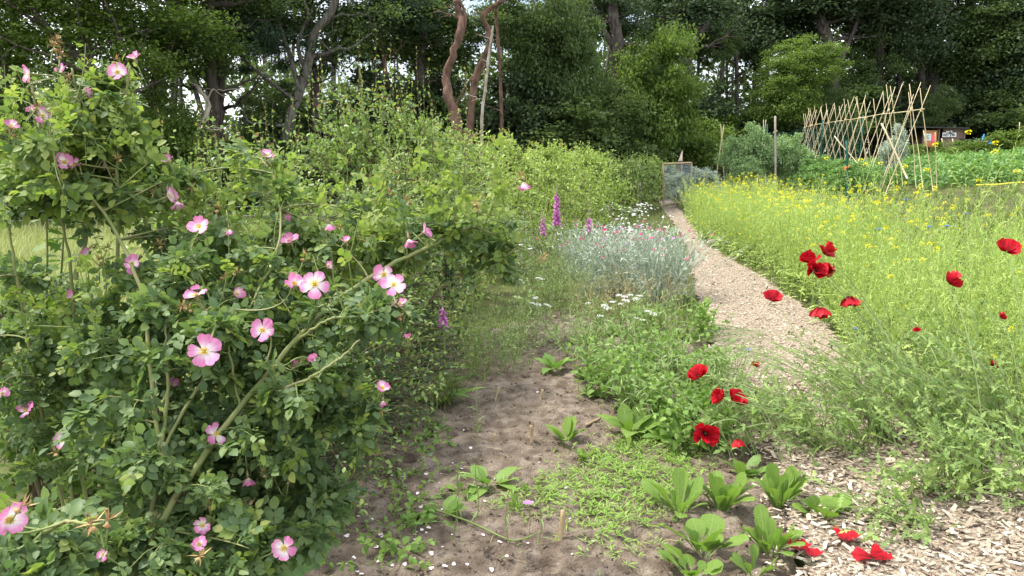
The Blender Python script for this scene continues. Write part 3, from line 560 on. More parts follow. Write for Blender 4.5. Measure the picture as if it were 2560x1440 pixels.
def roseleafT(seed, m=0, low=False):
    r = np.random.default_rng(seed); L = []
    for t, sgn in ((.42, 1), (.42, -1), (.70, 1), (.70, -1), (1, 0)):
        a = sgn*r.uniform(.95, 1.25); T = leafT(OV if not low else [(0, 0), (.32, .34), (.72, .29), (1, 0)], .043*(.8+.25*t)*r.uniform(.9, 1.1), .22+r.uniform(-.1, .15), .25, m)
        dirv = A(-math.sin(-a), math.cos(a), r.uniform(-.15, .15)); L.append((T, frames(dirv[None], A(0, 0, 1)[None]+r.normal(size=(1, 3))*.18)[0], A(0, .075*t, -.02*t*t), 1))
    mb = MB()
    for T, R, tt, s in L: mb.addT(T, R, tt, s)
    if low: return mb.T()
    u = np.linspace(0, 1, 4); tubes(mb, np.stack([0*u, .075*u, -.02*u*u-.001], 1)[None], np.full((1, 4), .0011), 3, 1)
    return mb.T()
RL = [roseleafT(i) for i in range(6)]; RLlow = [roseleafT(i, low=True) for i in range(6)]; RLm = [M['roseleaf'], M['gstem']]; RYm = [M['roseyoung'], M['gstem']]
# bloom meshes (canonical: facing +Z)
PET = [petalT(.0295, .10, .44, .28, bn, rf, 6, 7, nt, ph) for bn, rf, nt, ph in ((.06, .03, .10, 0), (-.12, .045, .05, 1.5), (.16, .05, .14, 3), (-.25, .06, .02, 4.4), (.02, .03, .16, 5.2))]
PETme = [tomesh(T, 'petal', M['pink']) for T in PET]
def bloom_base():
    mb = MB(); u = np.linspace(0, 1, 5)
    tubes(mb, np.stack([0*u, 0*u, -.030+.030*u], 1)[None], (A(.0012, .0016, .0035, .0042, .0030))[None], 6)
    for k in range(5):
        a = k*1.2566+.6; mb.addT(leafT([(0, 0), (.3, .13), (.7, .06), (1, 0)], .018, .1, .3), frames(A(math.cos(a), math.sin(a), -.15)[None], A(0, 0, 1)[None])[0], (0, 0, -.002))
    return mb.T()
BASEme = tomesh(bloom_base(), 'bloom', M['sepal'])
def stamens():
    mb = MB(); n = 46; a = U(0, 6.28, n); r = .0065*np.sqrt(U(0.05, 1, n)); e = np.stack([np.cos(a)*r*1.25, np.sin(a)*r*1.25, U(.004, .0075, n)], 1); s = np.stack([np.cos(a)*.0015, np.sin(a)*.0015, 0*a], 1)
    tubes(mb, bez(s, (s+e)/2+A(0, 0, .0015), e, 3), np.full((n, 3), .00028), 3)
    mb.inst(rock(9), frames(ru(n), ru(n)), e, np.full(n, .0009))
    mb.inst(rock(4), np.eye(3)[None], A([0, 0, .002]), A(.0028)); return mb.T()
STme = tomesh(stamens(), 'stamens', M['stamen'])
def bloom(t, pos, nvec, size=1., tilt=18, npet=5, name='bloom'):
    Rn = frames(nrm(np.cross(nvec, A(.3, .1, 1)))[None], np.asarray(nvec, float)[None])[0]
    o = place(name, BASEme, t, Rn, pos, size); a0 = U(0, 6.28)
    for k in range(npet):
        a = a0+k*2*math.pi/5+U(-.2, .2); tl = R_(tilt+U(-13, 13)); rd = A(math.cos(a), math.sin(a), 0); z = A(0, 0, 1)
        R = frames((rd*math.cos(tl)+z*math.sin(tl))[None], (z*math.cos(tl)-rd*math.sin(tl))[None]+rng.normal(size=(1, 3))*.08)[0]
        p = bpy.data.objects.new('petal', PETme[int(U(0, 5))]); link(p, o); p.matrix_basis = M4(R, rd*.003+z*.0005*k, U(.88, 1.08))
    s = bpy.data.objects.new('stamens', STme); link(s, o); return o
FACE = {'f': (0, -1, .35), 'u': (0, -.55, .85), 'l': (-.9, -.25, .35), 'r': (.85, -.3, .4), 'd': (.1, -.25, -.95), 'lu': (-.5, -.3, .8), 'ru': (.5, -.3, .8)}
def spentT():
    mb = MB(); mb.inst(rock(12), np.eye(3)[None], A([0, 0, -.008]), A(.006)); n = 16; d = nrm(ru(n)*A(1, 1, .5)+A(0, 0, .5))
    mb.inst(leafT([(0, 0), (.4, .07), (1, 0)], 1, .1, .2), frames(d, ru(n)), np.zeros((n, 3)), U(.010, .022, n)); return mb.T()
SPme = tomesh(spentT(), 'spent_bloom', M['spent'])

def rose_bush(label, root, canes, blobs, blooms, spent, sprays=()):
    t = thing('rose_bush', label, 'rose bush', root, 'wild rose bushes in flower'); K = []
    for pts, r in canes:
        q = poly([p if isinstance(p, np.ndarray) else Q(*p) for p in pts], 34); q[1:-1] += rng.normal(size=(32, 3))*.0012; K.append(q)
        mb = MB(); tubes(mb, q, (r*np.linspace(1.05, .45, 34)*(1+.05*rng.normal(size=34)))[None], 7)
        n = 26; i = rng.integers(2, 32, n); d = ru(n); tubes(mb, np.stack([q[i], q[i]+d*r*2.3-A(0, 0, .002)], 1), A(.0022, .0003)[None], 3)   # thorns
        part('cane', mb, M['cane'], t)
    canes_np = [poly(K[0][5:24], 110) if len(K) > 5 else K[0][:0]]; K = np.concatenate(K); P0, D0, U0, S0, Y0 = [], [], [], [], []; sm = MB()
    for (px, py, d, rx, ry, rd, nb, ns, ls) in blobs:
        c = Q(px, py, d); sx_, sy_ = rx*d/FP, ry*d/FP
        E = blob(c, (sx_, rd, sy_), nb, .6); S = nearest(E, K); C2 = bez(S, (S*.45+E*.55)+A(0, 0, .06)*np.linalg.norm(E-S, axis=1, keepdims=True)+rng.normal(size=E.shape)*.015, E, 12)
        tubes(sm, C2, np.linspace(.0034, .0015, 12)[None], 4); Kb = np.concatenate([K, C2[:, 3:].reshape(-1, 3)])
        E = blob(c, (sx_*1.05, rd, sy_*1.05), ns, .45); S = nearest(E, Kb, .3); E = S+(E-S)*np.minimum(1, .38/np.maximum(np.linalg.norm(E-S, axis=1, keepdims=True), 1e-6))
        C3 = bez(S, (S+E)/2+A(0, 0, .25)*np.linalg.norm(E-S, axis=1, keepdims=True), E, 8); tubes(sm, C3[:, [0, 2, 4, 7]], np.linspace(.0022, .0010, 4)[None], 3, 1)
        p, dd, up, u = leaf_sites(C3, 13, .1, .85, .5, .55); P0.append(p); D0.append(dd); U0.append(up); S0.append(np.full(len(p), ls*.54)*U(.65, 1.25, len(p))); Y0.append((u > .55) & (U(0, 1, len(p)) < (.85 if py < 640 else .22)))
    for (xa, xb, ya, yb, d, n) in sprays:      # thin upright young shoots standing out of the bush
        S = np.array([Q(U(xa, xb), U(ya, yb), d+rng.normal()*.1) for _ in range(n)]); E = S+np.stack([rng.normal(size=n)*.06, rng.normal(size=n)*.05, U(.09, .22, n)], 1); S0_ = nearest(S, np.concatenate(P0), .3)
        C4 = np.concatenate([bez(S0_, (S0_+S)/2, S, 4)[:, :-1], bez(S, (S+E)/2+rng.normal(size=(n, 3))*.02, E, 6)], 1); tubes(sm, C4, np.linspace(.0024, .001, 9)[None], 3, 1)
        p, dd, up, u = leaf_sites(C4, 12, .3, .8, .6, .6); P0.append(p); D0.append(dd); U0.append(up); S0.append(U(.35, .6, len(p))*(1.2-.4*u)); Y0.append(np.ones(len(p), bool))
    bl = []
    for b in blooms:
        px, py, d, sz, fc = b[:5]; pos = Q(px, py, d); nv = nrm(A(*FACE[fc])+rng.normal(size=3)*.14)
        size = float(np.clip(sz*d/FP/.056, .45, 1.25)); npet = b[6] if len(b) > 6 else 5; bl.append((pos-nv*.03*size, nv)); bloom(t, pos, nv, size, b[5] if len(b) > 5 else (16 if fc in 'fu' else 32), npet)
    for px, py, d in spent:
        pos = Q(px, py, d); nv = nrm(ru(1)[0]*.6+A(0, -.2, .8)); place('spent_bloom', SPme, t, frames(nrm(np.cross(nv, A(1, .2, 0)))[None], nv[None])[0], pos, U(.9, 1.5)); bl.append((pos-nv*.012, nv))
    E = np.array([b[0] for b in bl]); S = nearest(E, np.concatenate([K, np.concatenate(P0)]), .8)
    tubes(sm, bez(S, E-np.array([b[1] for b in bl])*.07, E, 8), np.linspace(.0022, .0014, 8)[None], 4, 1)
    part('shoots', sm, [M['cane'], M['gstem']], t, kind='stuff')
    p, d, up, s, yg = map(np.concatenate, (P0, D0, U0, S0, Y0)); lx, ly, lf = onview(p+d*.035*s[:, None]); keep = np.ones(len(p), bool)
    for b in blooms: keep &= ~((np.hypot(lx-b[0], ly-b[1]) < b[3]*.5+38*1.6/b[2]) & (lf < b[2]+.02))
    lucky = U(0, 1, len(p)) < .82
    for kx, ky, kf in zip(*onview(canes_np[0])): keep &= ~((np.hypot(lx-kx, ly-ky) < 22) & (lf < kf+.01) & lucky)
    p, d, up, s, yg = p[keep], d[keep], up[keep], s[keep], yg[keep]
    leaves(t, RL, RLm, p[~yg], d[~yg], up[~yg], s[~yg], nparts=220, low=RLlow); leaves(t, RL, RYm, p[yg], d[yg], up[yg], s[yg], nparts=80, low=RLlow)
    return t
sA = 2.1
rose_bush('tall upright wild rose with pink blooms high against the wood at the left', G(-1.22, 2.15),
    [([G(-1.2, 2.12, -.02), (200, 1150, 2.12), (190, 900, 2.1), (172, 640, 2.08), (120, 420, 2.05), (78, 205, 2.05)], .006), ([G(-1.18, 2.15, -.02), (280, 1100, 2.15), (292, 800, 2.1), (295, 550, 2.08), (293, 400, 2.08), (312, 260, 2.08), (325, 165, 2.08)], .006),
     ([G(-1.25, 2.1, -.02), (120, 1100, 2.05), (60, 800, 2.0), (20, 560, 2.0), (-20, 330, 2.0)], .005), ([(190, 700, 2.08), (230, 500, 2.1), (215, 330, 2.15), (180, 170, 2.15)], .006)],
    [(180, 330, 2.12, 175, 160, .28, 14, 62, 1.0), (240, 240, 2.15, 110, 70, .2, 6, 22, 1.0), (90, 470, 2.0, 150, 90, .25, 8, 26, 1.0), (150, 1000, 2.1, 200, 200, .3, 10, 60, 1.0), (250, 500, 2.1, 110, 80, .25, 5, 14, .95), (140, 840, 2.2, 210, 80, .25, 6, 26, .95), (60, 700, 2.1, 120, 70, .25, 3, 12, .95)],
    [(105, 292, 2.0, 42, 'r', 30), (83, 278, 2.05, 34, 'lu', 40), (28, 318, 1.95, 38, 'ru', 38), (75, 185, 2.05, 46, 'l', 30), (295, 182, 2.05, 44, 'f'), (337, 148, 2.1, 36, 'u', 40), (215, 232, 2.1, 26, 'r', 40), (160, 408, 1.95, 48, 'ru', 34), (185, 415, 1.98, 40, 'u', 30), (155, 180, 2.1, 40, 'lu', 45, 4), (268, 415, 2.1, 26, 'l', 40), (250, 908, 1.95, 46, 'r', 36), (180, 745, 2.05, 42, 'lu', 45, 4), (65, 1028, 1.9, 48, 'u', 40), (160, 1098, 1.85, 48, 'f'), (5, 985, 1.8, 34, 'r', 40), (220, 637, 2.0, 46, 'lu', 40), (385, 685, 2.05, 28, 'ru', 40)],
    [(135, 115, 2.05), (142, 100, 2.05), (290, 150, 2.1), (280, 430, 2.1), (30, 330, 2.0), (270, 620, 2.0), (250, 650, 2.0), (140, 1130, 1.85), (95, 265, 2.0), (310, 280, 2.1), (150, 135, 2.05), (170, 195, 2.1), (295, 395, 2.05)],
    [(0, 350, 310, 430, 2.1, 20), (0, 380, 400, 500, 2.1, 12)])
rose_bush('big arching wild rose with a thick leaning green cane in the foreground', G(-.85, 1.5),
    [([G(-.83, 1.45, -.02), (250, 1600, 1.47), (330, 1440, 1.5), (480, 1180, 1.6), (610, 1010, 1.7), (730, 862, 1.8), (850, 745, 1.95), (980, 660, 2.1), (1080, 615, 2.2), (1180, 565, 2.25)], .0092), ([G(-.84, 1.53, -.02), (362, 1560, 1.53), (366, 1440, 1.55), (378, 1300, 1.6), (397, 1150, 1.65), (385, 1010, 1.7), (372, 860, 1.78), (350, 720, 1.85), (300, 600, 1.95), (235, 500, 2.0), (150, 450, 2.05), (40, 400, 2.1)], .0075),
     ([(397, 1150, 1.65), (412, 1060, 1.68), (420, 950, 1.7), (415, 850, 1.75), (430, 700, 1.85)], .005), ([(400, 1140, 1.65), (455, 1035, 1.7), (540, 900, 1.78), (640, 740, 1.9), (700, 600, 2.0), (690, 470, 2.15), (672, 395, 2.2)], .0045),
     ([(1080, 615, 2.2), (1170, 572, 2.25), (1250, 592, 2.25), (1300, 620, 2.25), (1365, 652, 2.25)], .0032), ([(1150, 575, 2.25), (1205, 560, 2.25), (1240, 500, 2.25), (1290, 455, 2.25)], .0032), ([(730, 862, 1.8), (820, 800, 1.75), (900, 790, 1.75), (990, 760, 1.8)], .004), ([(640, 980, 1.7), (740, 960, 1.65), (830, 910, 1.65), (900, 850, 1.7)], .004),
     ([(600, 1020, 1.7), (560, 830, 1.75), (480, 640, 1.9), (500, 575, 1.95)], .0032), ([G(-.7, 1.75, -.02), (600, 1420, 1.75), (660, 1260, 1.75), (690, 1180, 1.75), (700, 1060, 1.8)], .006), ([G(-1.0, 1.3, -.02), (60, 1500, 1.25), (70, 1380, 1.2), (150, 1310, 1.15), (250, 1310, 1.12)], .006)],
    [(520, 640, 2.1, 260, 100, .3, 12, 36, 1.0), (580, 810, 1.9, 330, 150, .3, 16, 105, 1.0), (880, 620, 2.35, 220, 120, .3, 12, 70, 1.0), (1130, 580, 2.3, 165, 75, .15, 8, 21, 1.05), (500, 1090, 1.75, 330, 180, .28, 16, 110, 1.0), (770, 1010, 1.8, 190, 170, .22, 10, 62, .95), (700, 1250, 1.8, 200, 140, .25, 10, 62, 1.0), (120, 1370, 1.22, 170, 75, .12, 6, 34, .95), (430, 1370, 1.5, 250, 90, .18, 10, 58, .95), (620, 1380, 1.6, 180, 80, .15, 5, 26, .9), (1200, 660, 2.3, 90, 60, .1, 4, 9, .95), (660, 440, 2.2, 110, 80, .2, 4, 14, .9), (440, 450, 2.15, 60, 60, .15, 3, 8, .9), (950, 780, 1.85, 90, 60, .12, 4, 16, .95), (330, 850, 1.95, 180, 120, .25, 6, 32, .95)],
    [(510, 878, 1.42, 80, 'f', 8), (657, 826, 1.6, 56, 'f', 14), (787, 712, 1.6, 68, 'f', 12), (735, 712, 1.62, 60, 'ru', 30), (960, 687, 1.8, 52, 'f', 14), (985, 713, 1.72, 60, 'f', 10), (498, 568, 1.85, 54, 'u', 20), (490, 740, 1.75, 54, 'u', 26), (1022, 598, 2.1, 46, 'd', 48), (1060, 582, 2.1, 44, 'r', 30), (786, 906, 1.7, 42, 'u', 62), (712, 1370, 1.45, 64, 'f', 10), (508, 1313, 1.5, 46, 'f', 22), (537, 1085, 1.62, 60, 'r', 15, 4), (20, 1300, 1.1, 90, 'r', 30), (258, 1387, 1.35, 34, 'u', 20), (498, 1362, 1.45, 46, 'u', 45), (955, 972, 1.75, 44, 'ru', 30), (958, 1002, 1.75, 30, 'd', 66), (420, 492, 2.0, 52, 'r', 40), (442, 505, 2.0, 40, 'd', 50), (420, 404, 2.1, 38, 'u', 50), (667, 390, 2.2, 36, 'u', 34), (330, 660, 1.9, 44, 'f', 30), (573, 573, 2.0, 32, 'd', 55), (712, 545, 2.1, 28, 'r', 60), (725, 605, 2.05, 48, 'u', 40), (822, 560, 2.1, 38, 'd', 55), (1310, 455, 2.25, 44, 'd', 55, 4), (430, 962, 1.8, 36, 'u', 30), (590, 735, 1.85, 40, 'r', 45), (1000, 762, 1.85, 38, 'u', 40), (620, 1195, 1.65, 48, 'd', 48), (820, 665, 2.0, 28, 'r', 45), (865, 605, 2.1, 30, 'u', 45), (745, 910, 1.8, 34, 'l', 40), (1022, 845, 1.95, 24, 'u', 55)],
    [(385, 480, 2.05), (405, 490, 2.05), (975, 480, 2.3), (1020, 500, 2.3), (1190, 505, 2.25), (1195, 520, 2.25), (1305, 440, 2.25), (1362, 640, 2.25), (1355, 650, 2.25), (1210, 645, 2.25), (1155, 690, 2.25), (925, 600, 2.2), (890, 585, 2.2), (850, 570, 2.2), (640, 570, 2.1), (590, 680, 1.9), (560, 690, 1.9), (455, 765, 1.75), (660, 1180, 1.65), (400, 1160, 1.62), (425, 1175, 1.62), (395, 1165, 1.62), (390, 1300, 1.55), (525, 1260, 1.55), (620, 1270, 1.6), (955, 1022, 1.78), (962, 790, 1.82), (1000, 792, 1.82), (760, 640, 2.0), (500, 1390, 1.42), (505, 780, 1.75), (470, 770, 1.75), (720, 1200, 1.72), (230, 1310, 1.1), (270, 1300, 1.1), (55, 1265, 1.1), (400, 610, 2.0), (545, 520, 2.05), (480, 470, 2.1)],
    [(430, 900, 530, 650, 2.15, 13), (850, 1260, 480, 600, 2.3, 11), (500, 900, 640, 900, 1.9, 12), (60, 420, 760, 900, 2.0, 12)])
# bumblebee on the bloom
bp = Q(489, 729, 1.735); bt = thing('bumblebee', 'small dark bumblebee sitting on an open pink rose bloom', 'bee', bp)
mb = MB(); u = np.linspace(0, 1, 14); rad = A(.0002, .0016, .0019, .0014, .0026, .0034, .0036, .0030, .0036, .0042, .0042, .0035, .0020, .0002)
tubes(mb, (bp+np.stack([-.007+.016*u, .002*u, .003-.0015*u], 1))[None], rad[None], 10)
for s in (-1, 1):
    for k in range(3): st = bp+A(-.002+.003*k, s*.002, .001); tubes(mb, poly([st, st+A(.0005, s*.003, .0008), st+A(.001*(k-1), s*.005, -.003)], 5)[None], np.full((1, 5), .0004), 4)
    tubes(mb, poly([bp+A(-.0065, s*.0005, .004), bp+A(-.009, s*.0015, .0055)], 4)[None], np.full((1, 4), .00025), 3)
part('body', mb, [mat('bee_fur', [(.012, .011, .01), (.02, .018, .015), (.35, .22, .03)], .9, noise=1, scale=160, obj=False, pos=[0, .7, .85])], bt)
wm = mat('bee_wing', [(.35, .33, .28), (.4, .38, .33)], .3, trans=.6, tcol=(1, 1, 1))
for s in (-1, 1):
    b = MB(); b.addT(leafT([(0, 0), (.4, .15), (.8, .18), (1, 0)], .010, .05, 0), frames(A(.8, s*.55, .25)[None], A(0, 0, 1)[None])[0], bp+A(-.001, s*.0015, .0045)); part('wing', b, wm, bt)

# shrubs: hedge row and hawthorn
HL = [leafT([(0, 0), (.45, .30), (1, 0)], 1, f, .15) for f in (.15, .3)]
LOB = [leafT([(0, 0), (.22, .06), (.38, .40), (.47, .16), (.62, .44), (.70, .18), (.86, .28), (1, 0)], 1, f, .15) for f in (.12, .25)]
def shrub(label, x, y, rx, ry, h, mats, nshoot, per, ls, spikes, Ts=HL, nparts=0, spk=(.18, .5), name='hedge_shrub', grp='shrubs of the hedge row', z0=.08, tips=0, b=.4, core=0):
    """mats: old leaf, young leaf"""
    base = G(x, y); t = thing(name, label, 'shrub', base, grp); sm = MB()
    nc = 16; S = base+rng.normal(size=(nc, 3))*A(rx*.28, ry*.28, 0)-A(0, 0, .05); E = base+blob((0, 0, h*.55), (rx*.8, ry*.8, h*.38), nc, .6)
    C1 = bez(S, (S+E)/2+rng.normal(size=(nc, 3))*.08, E, 14); tubes(sm, C1, np.linspace(.014, .004, 14)[None], 5); K = C1.reshape(-1, 3)
    th = U(0, 6.283, nshoot); zz = z0+(1-z0)*U(0, 1, nshoot)**1.0; pr = np.sqrt(np.clip(1-((zz-.42)/.60)**2, .03, 1)); rr = U(0, 1, nshoot)**b*pr
    lumpy = .82+.34*fbm(th*1.6+x*5, zz*3.2+y, 17, 3)/.5*.8
    E = base+np.stack([np.cos(th)*rr*rx*lumpy, np.sin(th)*rr*ry*lumpy, zz*h*(.9+.2*rng.random(nshoot))], 1)
    S = nearest(E, K, .4); ln = np.linalg.norm(E-S, axis=1, keepdims=True); S = E+(S-E)*np.minimum(1, .55/np.maximum(ln, 1e-6)); ln = np.linalg.norm(E-S, axis=1, keepdims=True)
    C2 = bez(S, (S+E)/2+A(0, 0, .18)*ln+rng.normal(size=E.shape)*.02, E, 8); tubes(sm, C2[:, [0, 3, 7]], np.linspace(.0035, .0012, 3)[None], 3)
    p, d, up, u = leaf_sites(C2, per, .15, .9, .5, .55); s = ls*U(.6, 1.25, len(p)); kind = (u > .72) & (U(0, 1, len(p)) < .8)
    if spikes:
        n = spikes; th = U(0, 6.283, n); q = U(0, .75, n)**.6; S = base+np.stack([np.cos(th)*q*rx, np.sin(th)*q*ry, h*(.95-.25*q)-.12], 1); E = S+np.stack([rng.normal(size=n)*.05, rng.normal(size=n)*.05, U(*spk, n)], 1)
        C3 = bez(S, (S+E)/2+rng.normal(size=(n, 3))*.03, E, 10); tubes(sm, C3, np.linspace(.003, .001, 10)[None], 3)
        p3, d3, u3, uu = leaf_sites(C3, 20, .1, .8, .55, .6); p, d, up = np.concatenate([p, p3]), np.concatenate([d, d3]), np.concatenate([up, u3]); s = np.concatenate([s, ls*U(.55, 1, len(p3))*(1.1-.5*uu)]); kind = np.concatenate([kind, np.ones(len(p3), bool)])
    part('stems', sm, M['twig'], t, kind='stuff')
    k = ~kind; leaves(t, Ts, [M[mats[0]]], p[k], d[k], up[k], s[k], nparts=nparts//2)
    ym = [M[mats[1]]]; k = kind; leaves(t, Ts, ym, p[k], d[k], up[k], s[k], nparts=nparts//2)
    if tips:
        k = np.flatnonzero(kind); k = k[np.argsort(-p[k][:, 2])[:tips*3]]; k = rng.choice(k, min(tips, len(k)), False); mb = MB(); mb.inst(Ts[0], frames(d[k], up[k]), p[k]+A(0, 0, .01), s[k]*.8); part('young_tips', mb, M['tip'], t, kind='stuff')
    return t
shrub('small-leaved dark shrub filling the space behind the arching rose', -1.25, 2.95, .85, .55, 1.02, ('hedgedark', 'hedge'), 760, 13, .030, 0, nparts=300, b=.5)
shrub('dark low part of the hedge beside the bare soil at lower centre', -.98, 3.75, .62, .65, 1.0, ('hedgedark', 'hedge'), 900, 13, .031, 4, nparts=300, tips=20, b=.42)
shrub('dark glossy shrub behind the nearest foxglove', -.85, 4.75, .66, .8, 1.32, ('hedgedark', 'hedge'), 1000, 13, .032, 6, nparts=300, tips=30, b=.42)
shrub('leafy shrub with long upright shoots left of the tallest hedge plant', -1.85, 5.0, .68, .6, 1.62, ('hedge', 'hedge'), 500, 12, .040, 26, spk=(.25, .7), nparts=300, tips=60)
shrub('tallest hedge shrub with spiky yellow-green shoots reaching above the rest', -1.1, 6.1, 1.0, .85, 1.92, ('hedge', 'hedge'), 900, 12, .045, 46, spk=(.3, .95), nparts=300, tips=160)
shrub('hedge shrub with reddish shoot tips right of the tallest one', -.75, 7.9, .85, .95, 1.78, ('hedge', 'hedgey'), 740, 12, .044, 42, spk=(.2, .6), nparts=200, tips=160)
shrub('yellow-green hedge shrub in the middle of the row', -.3, 10.0, .9, 1.2, 1.78, ('hedgey', 'hedgey'), 820, 11, .049, 46, tips=90)
shrub('pale yellow-green hedge shrub behind the pink foxgloves', .55, 12.6, 1.0, 1.4, 1.72, ('hedgey', 'hedgey'), 850, 11, .053, 44, tips=60)
shrub('rounded yellow-green shrub at the far end of the bright hedge', 1.45, 15.6, 1.0, 1.5, 1.72, ('hedgey', 'hedgey'), 800, 11, .057, 30)
shrub('mixed dark green bramble bush beyond the end of the bright hedge', 2.6, 19.0, 1.2, 1.3, 1.5, ('hedge', 'hedge'), 600, 11, .06, 16, name='bramble_bush')
shrub('low bramble bush beside the two thin stakes', 3.9, 22.5, 1.2, 1.2, 1.35, ('hedge', 'hedgey'), 560, 11, .065, 14, name='bramble_bush')
shrub('lobed-leaf hawthorn with bright green leaves at the lower left edge', -1.75, 2.65, .62, .45, 1.05, ('haw', 'haw'), 330, 10, .042, 4, Ts=LOB, nparts=300, name='hawthorn_bush')
# two tall lobed shoots against the meadow
for lab, q in (('taller of two pale shoots with lobed leaves at the left', [(122, 900, 2.25), (118, 620, 2.25), (112, 430, 2.25)]), ('shorter of two pale shoots with lobed leaves at the left', [(148, 900, 2.3), (156, 640, 2.3), (172, 420, 2.3)])):
    pts = poly([G(Q(*q[0])[0], q[0][2])]+[Q(*k) for k in q], 30); t = thing('hawthorn_shoot', lab, 'shoot', pts[0], 'tall hawthorn shoots'); mb = MB(); tubes(mb, pts, np.linspace(.005, .002, 30)[None], 5); part('stem', mb, M['cane'], t)
    p, d, up, u = leaf_sites(pts[None, 8:], 26, .1, .9, .1, .35, 0); d[:, 2] = np.abs(d[:, 2])*.3; leaves(t, LOB, [M['haw']], p, nrm(d), up, U(.045, .075, len(p)))

# ================================================================== PLANTS OF THE BEDS
def herb(name, label, cat, base, n, h, spread, Ts, per, ls, mats, grp=None, lean=(0, 0, 0), t0=.1, nparts=0, upj=.5, fwd=.6, side=.9, r=.0022, w=.05, droop=0, k=7, sag=0.):
    """a clump of stems with leaves; mats = stem, leaf. Returns the thing and the stem tips"""
    base = np.asarray(base, float); t = thing(name, label, cat, base, grp)
    S = base+rng.normal(size=(n, 3))*A(w, w, 0)-A(0, 0, .02); E = S+np.stack([rng.normal(size=n)*spread, rng.normal(size=n)*spread, h*U(.7, 1.08, n)], 1)+np.asarray(lean)*U(.5, 1.2, (n, 1))
    E[:, 2] = np.maximum(E[:, 2], g(E[:, 0], E[:, 1])+.02)
    C = bez(S, S*.45+E*.55+A(0, 0, 1)*(h*(.22-sag))+rng.normal(size=(n, 3))*.02-A(*lean)*.25, E, k); b = MB(); tubes(b, C, np.linspace(r, r*.5, k)[None], 3); part('stems', b, M[mats[0]], t, kind='stuff')
    if per:
        p, d, up, u = leaf_sites(C, per, t0, side, fwd, upj, droop); leaves(t, Ts, [M[mats[1]]], p, d, up, ls*U(.6, 1.25, len(p))*(1.15-.5*u), nparts=nparts)
    return t, E, C
LAN = [leafT([(0, 0), (.4, .09), (1, 0)], 1, .1, .25)]                       # lance leaf
NAR = [leafT([(0, 0), (.35, .055), (1, 0)], 1, .1, .5)]
FEA = [leafT([(0, 0), (.12, .02), (.25, .14), (.29, .015), (.46, .22), (.50, .02), (.66, .18), (.70, .018), (.85, .10), (1, 0)], 1, .08, .3),
       leafT([(0, 0), (.15, .02), (.3, .12), (.34, .015), (.55, .24), (.60, .02), (.78, .13), (1, 0)], 1, .1, .55)]   # cut poppy leaf
BRD = [leafT([(0, 0), (.2, .2), (.5, .34), (.8, .24), (1, 0)], 1, .15, .3), leafT([(0, 0), (.25, .22), (.55, .30), (.85, .2), (1, 0)], 1, .2, .5)]

# --- foxgloves
def bellT(m=0):
    b = MB(); u = np.linspace(0, 1, 6); tubes(b, np.stack([0*u, .042*u, -.006*u*u], 1)[None], A(.002, .0055, .008, .0085, .009, .0115)[None], 8)
    b.F = [f for f in b.F if f[0].shape[1] == 4]; return b.T()
BELLme = tomesh(bellT(), 'bell', M['fox']); BUDme = tomesh((rock(6)[0]*A(.35, 1, .35), rock(6)[1]), 'bud', M['foxbud']); FXL = [tomesh(T, 'leaf', M['weed']) for T in (leafT([(0, 0), (.2, .1), (.5, .17), (.8, .1), (1, 0)], 1, .2, .35), leafT([(0, 0), (.3, .12), (.6, .15), (1, 0)], 1, .2, .6))]
def foxglove(label, base, h, top, nbell, nbud, bs=1., nleaf=9, lean=(0, 0)):
    base = np.asarray(base, float); t = thing('foxglove', label, 'foxglove', base, 'foxgloves'); tip = base+A(lean[0], lean[1], h)
    q = poly([base-A(0, 0, .03), base*.5+tip*.5+A(.008, 0, 0), tip], 16); b = MB(); tubes(b, q, np.linspace(.006, .002, 16)[None], 6); part('stem', b, M['gstem'], t)
    N = nbell+nbud; f0 = 1-top/h
    for i in range(N):
        u = f0+(1-f0)*(i/N); j = u*15; k = min(int(j), 14); p = q[k]+(q[k+1]-q[k])*(j-k); a = i*2.4+U(-.3, .3)
        if i < nbell:
            d = nrm(A(math.cos(a), math.sin(a)-.5, -.75)); s = bs*(1-.45*i/N); place('bell', BELLme, t, frames(d[None], A(0, 0, 1)[None])[0], p, s)
        else: d = nrm(A(math.cos(a), math.sin(a)-.2, -.2)); place('bud', BUDme, t, frames(d[None], A(0, 0, 1)[None])[0], p+d*.008, .014*bs*(1.25-.9*(i-nbell)/max(nbud, 1)))
    for i in range(nleaf):
        u = i/nleaf; a = i*2.4; z = u*u*.5*(h-top); d = nrm(A(math.cos(a), math.sin(a), .9-.2*u)); place('leaf', FXL[i % 2], t, frames(d[None], A(0, 0, 1)[None])[0], base+(tip-base)*(z/h), (.24-.14*u)*U(.8, 1.1))
b0 = P(1112, 1010)
foxglove('nearest foxglove with drooping purple bells beside the dark hedge', b0, .70, .20, 11, 9, 1.0, 12, (-.01, 0))
foxglove('tall bright magenta foxglove in front of the yellow-green hedge', G(.50, 8.6), 1.24, .46, 34, 14, 1.45, 8)
foxglove('slim foxglove gone mostly to seed above the silver plants', G(.92, 9.3), 1.16, .55, 14, 30, 1.35, 8, (.02, 0))
foxglove('small pale foxglove left of the tall magenta one', G(.33, 8.2), 1.0, .3, 14, 10, 1.1, 8)

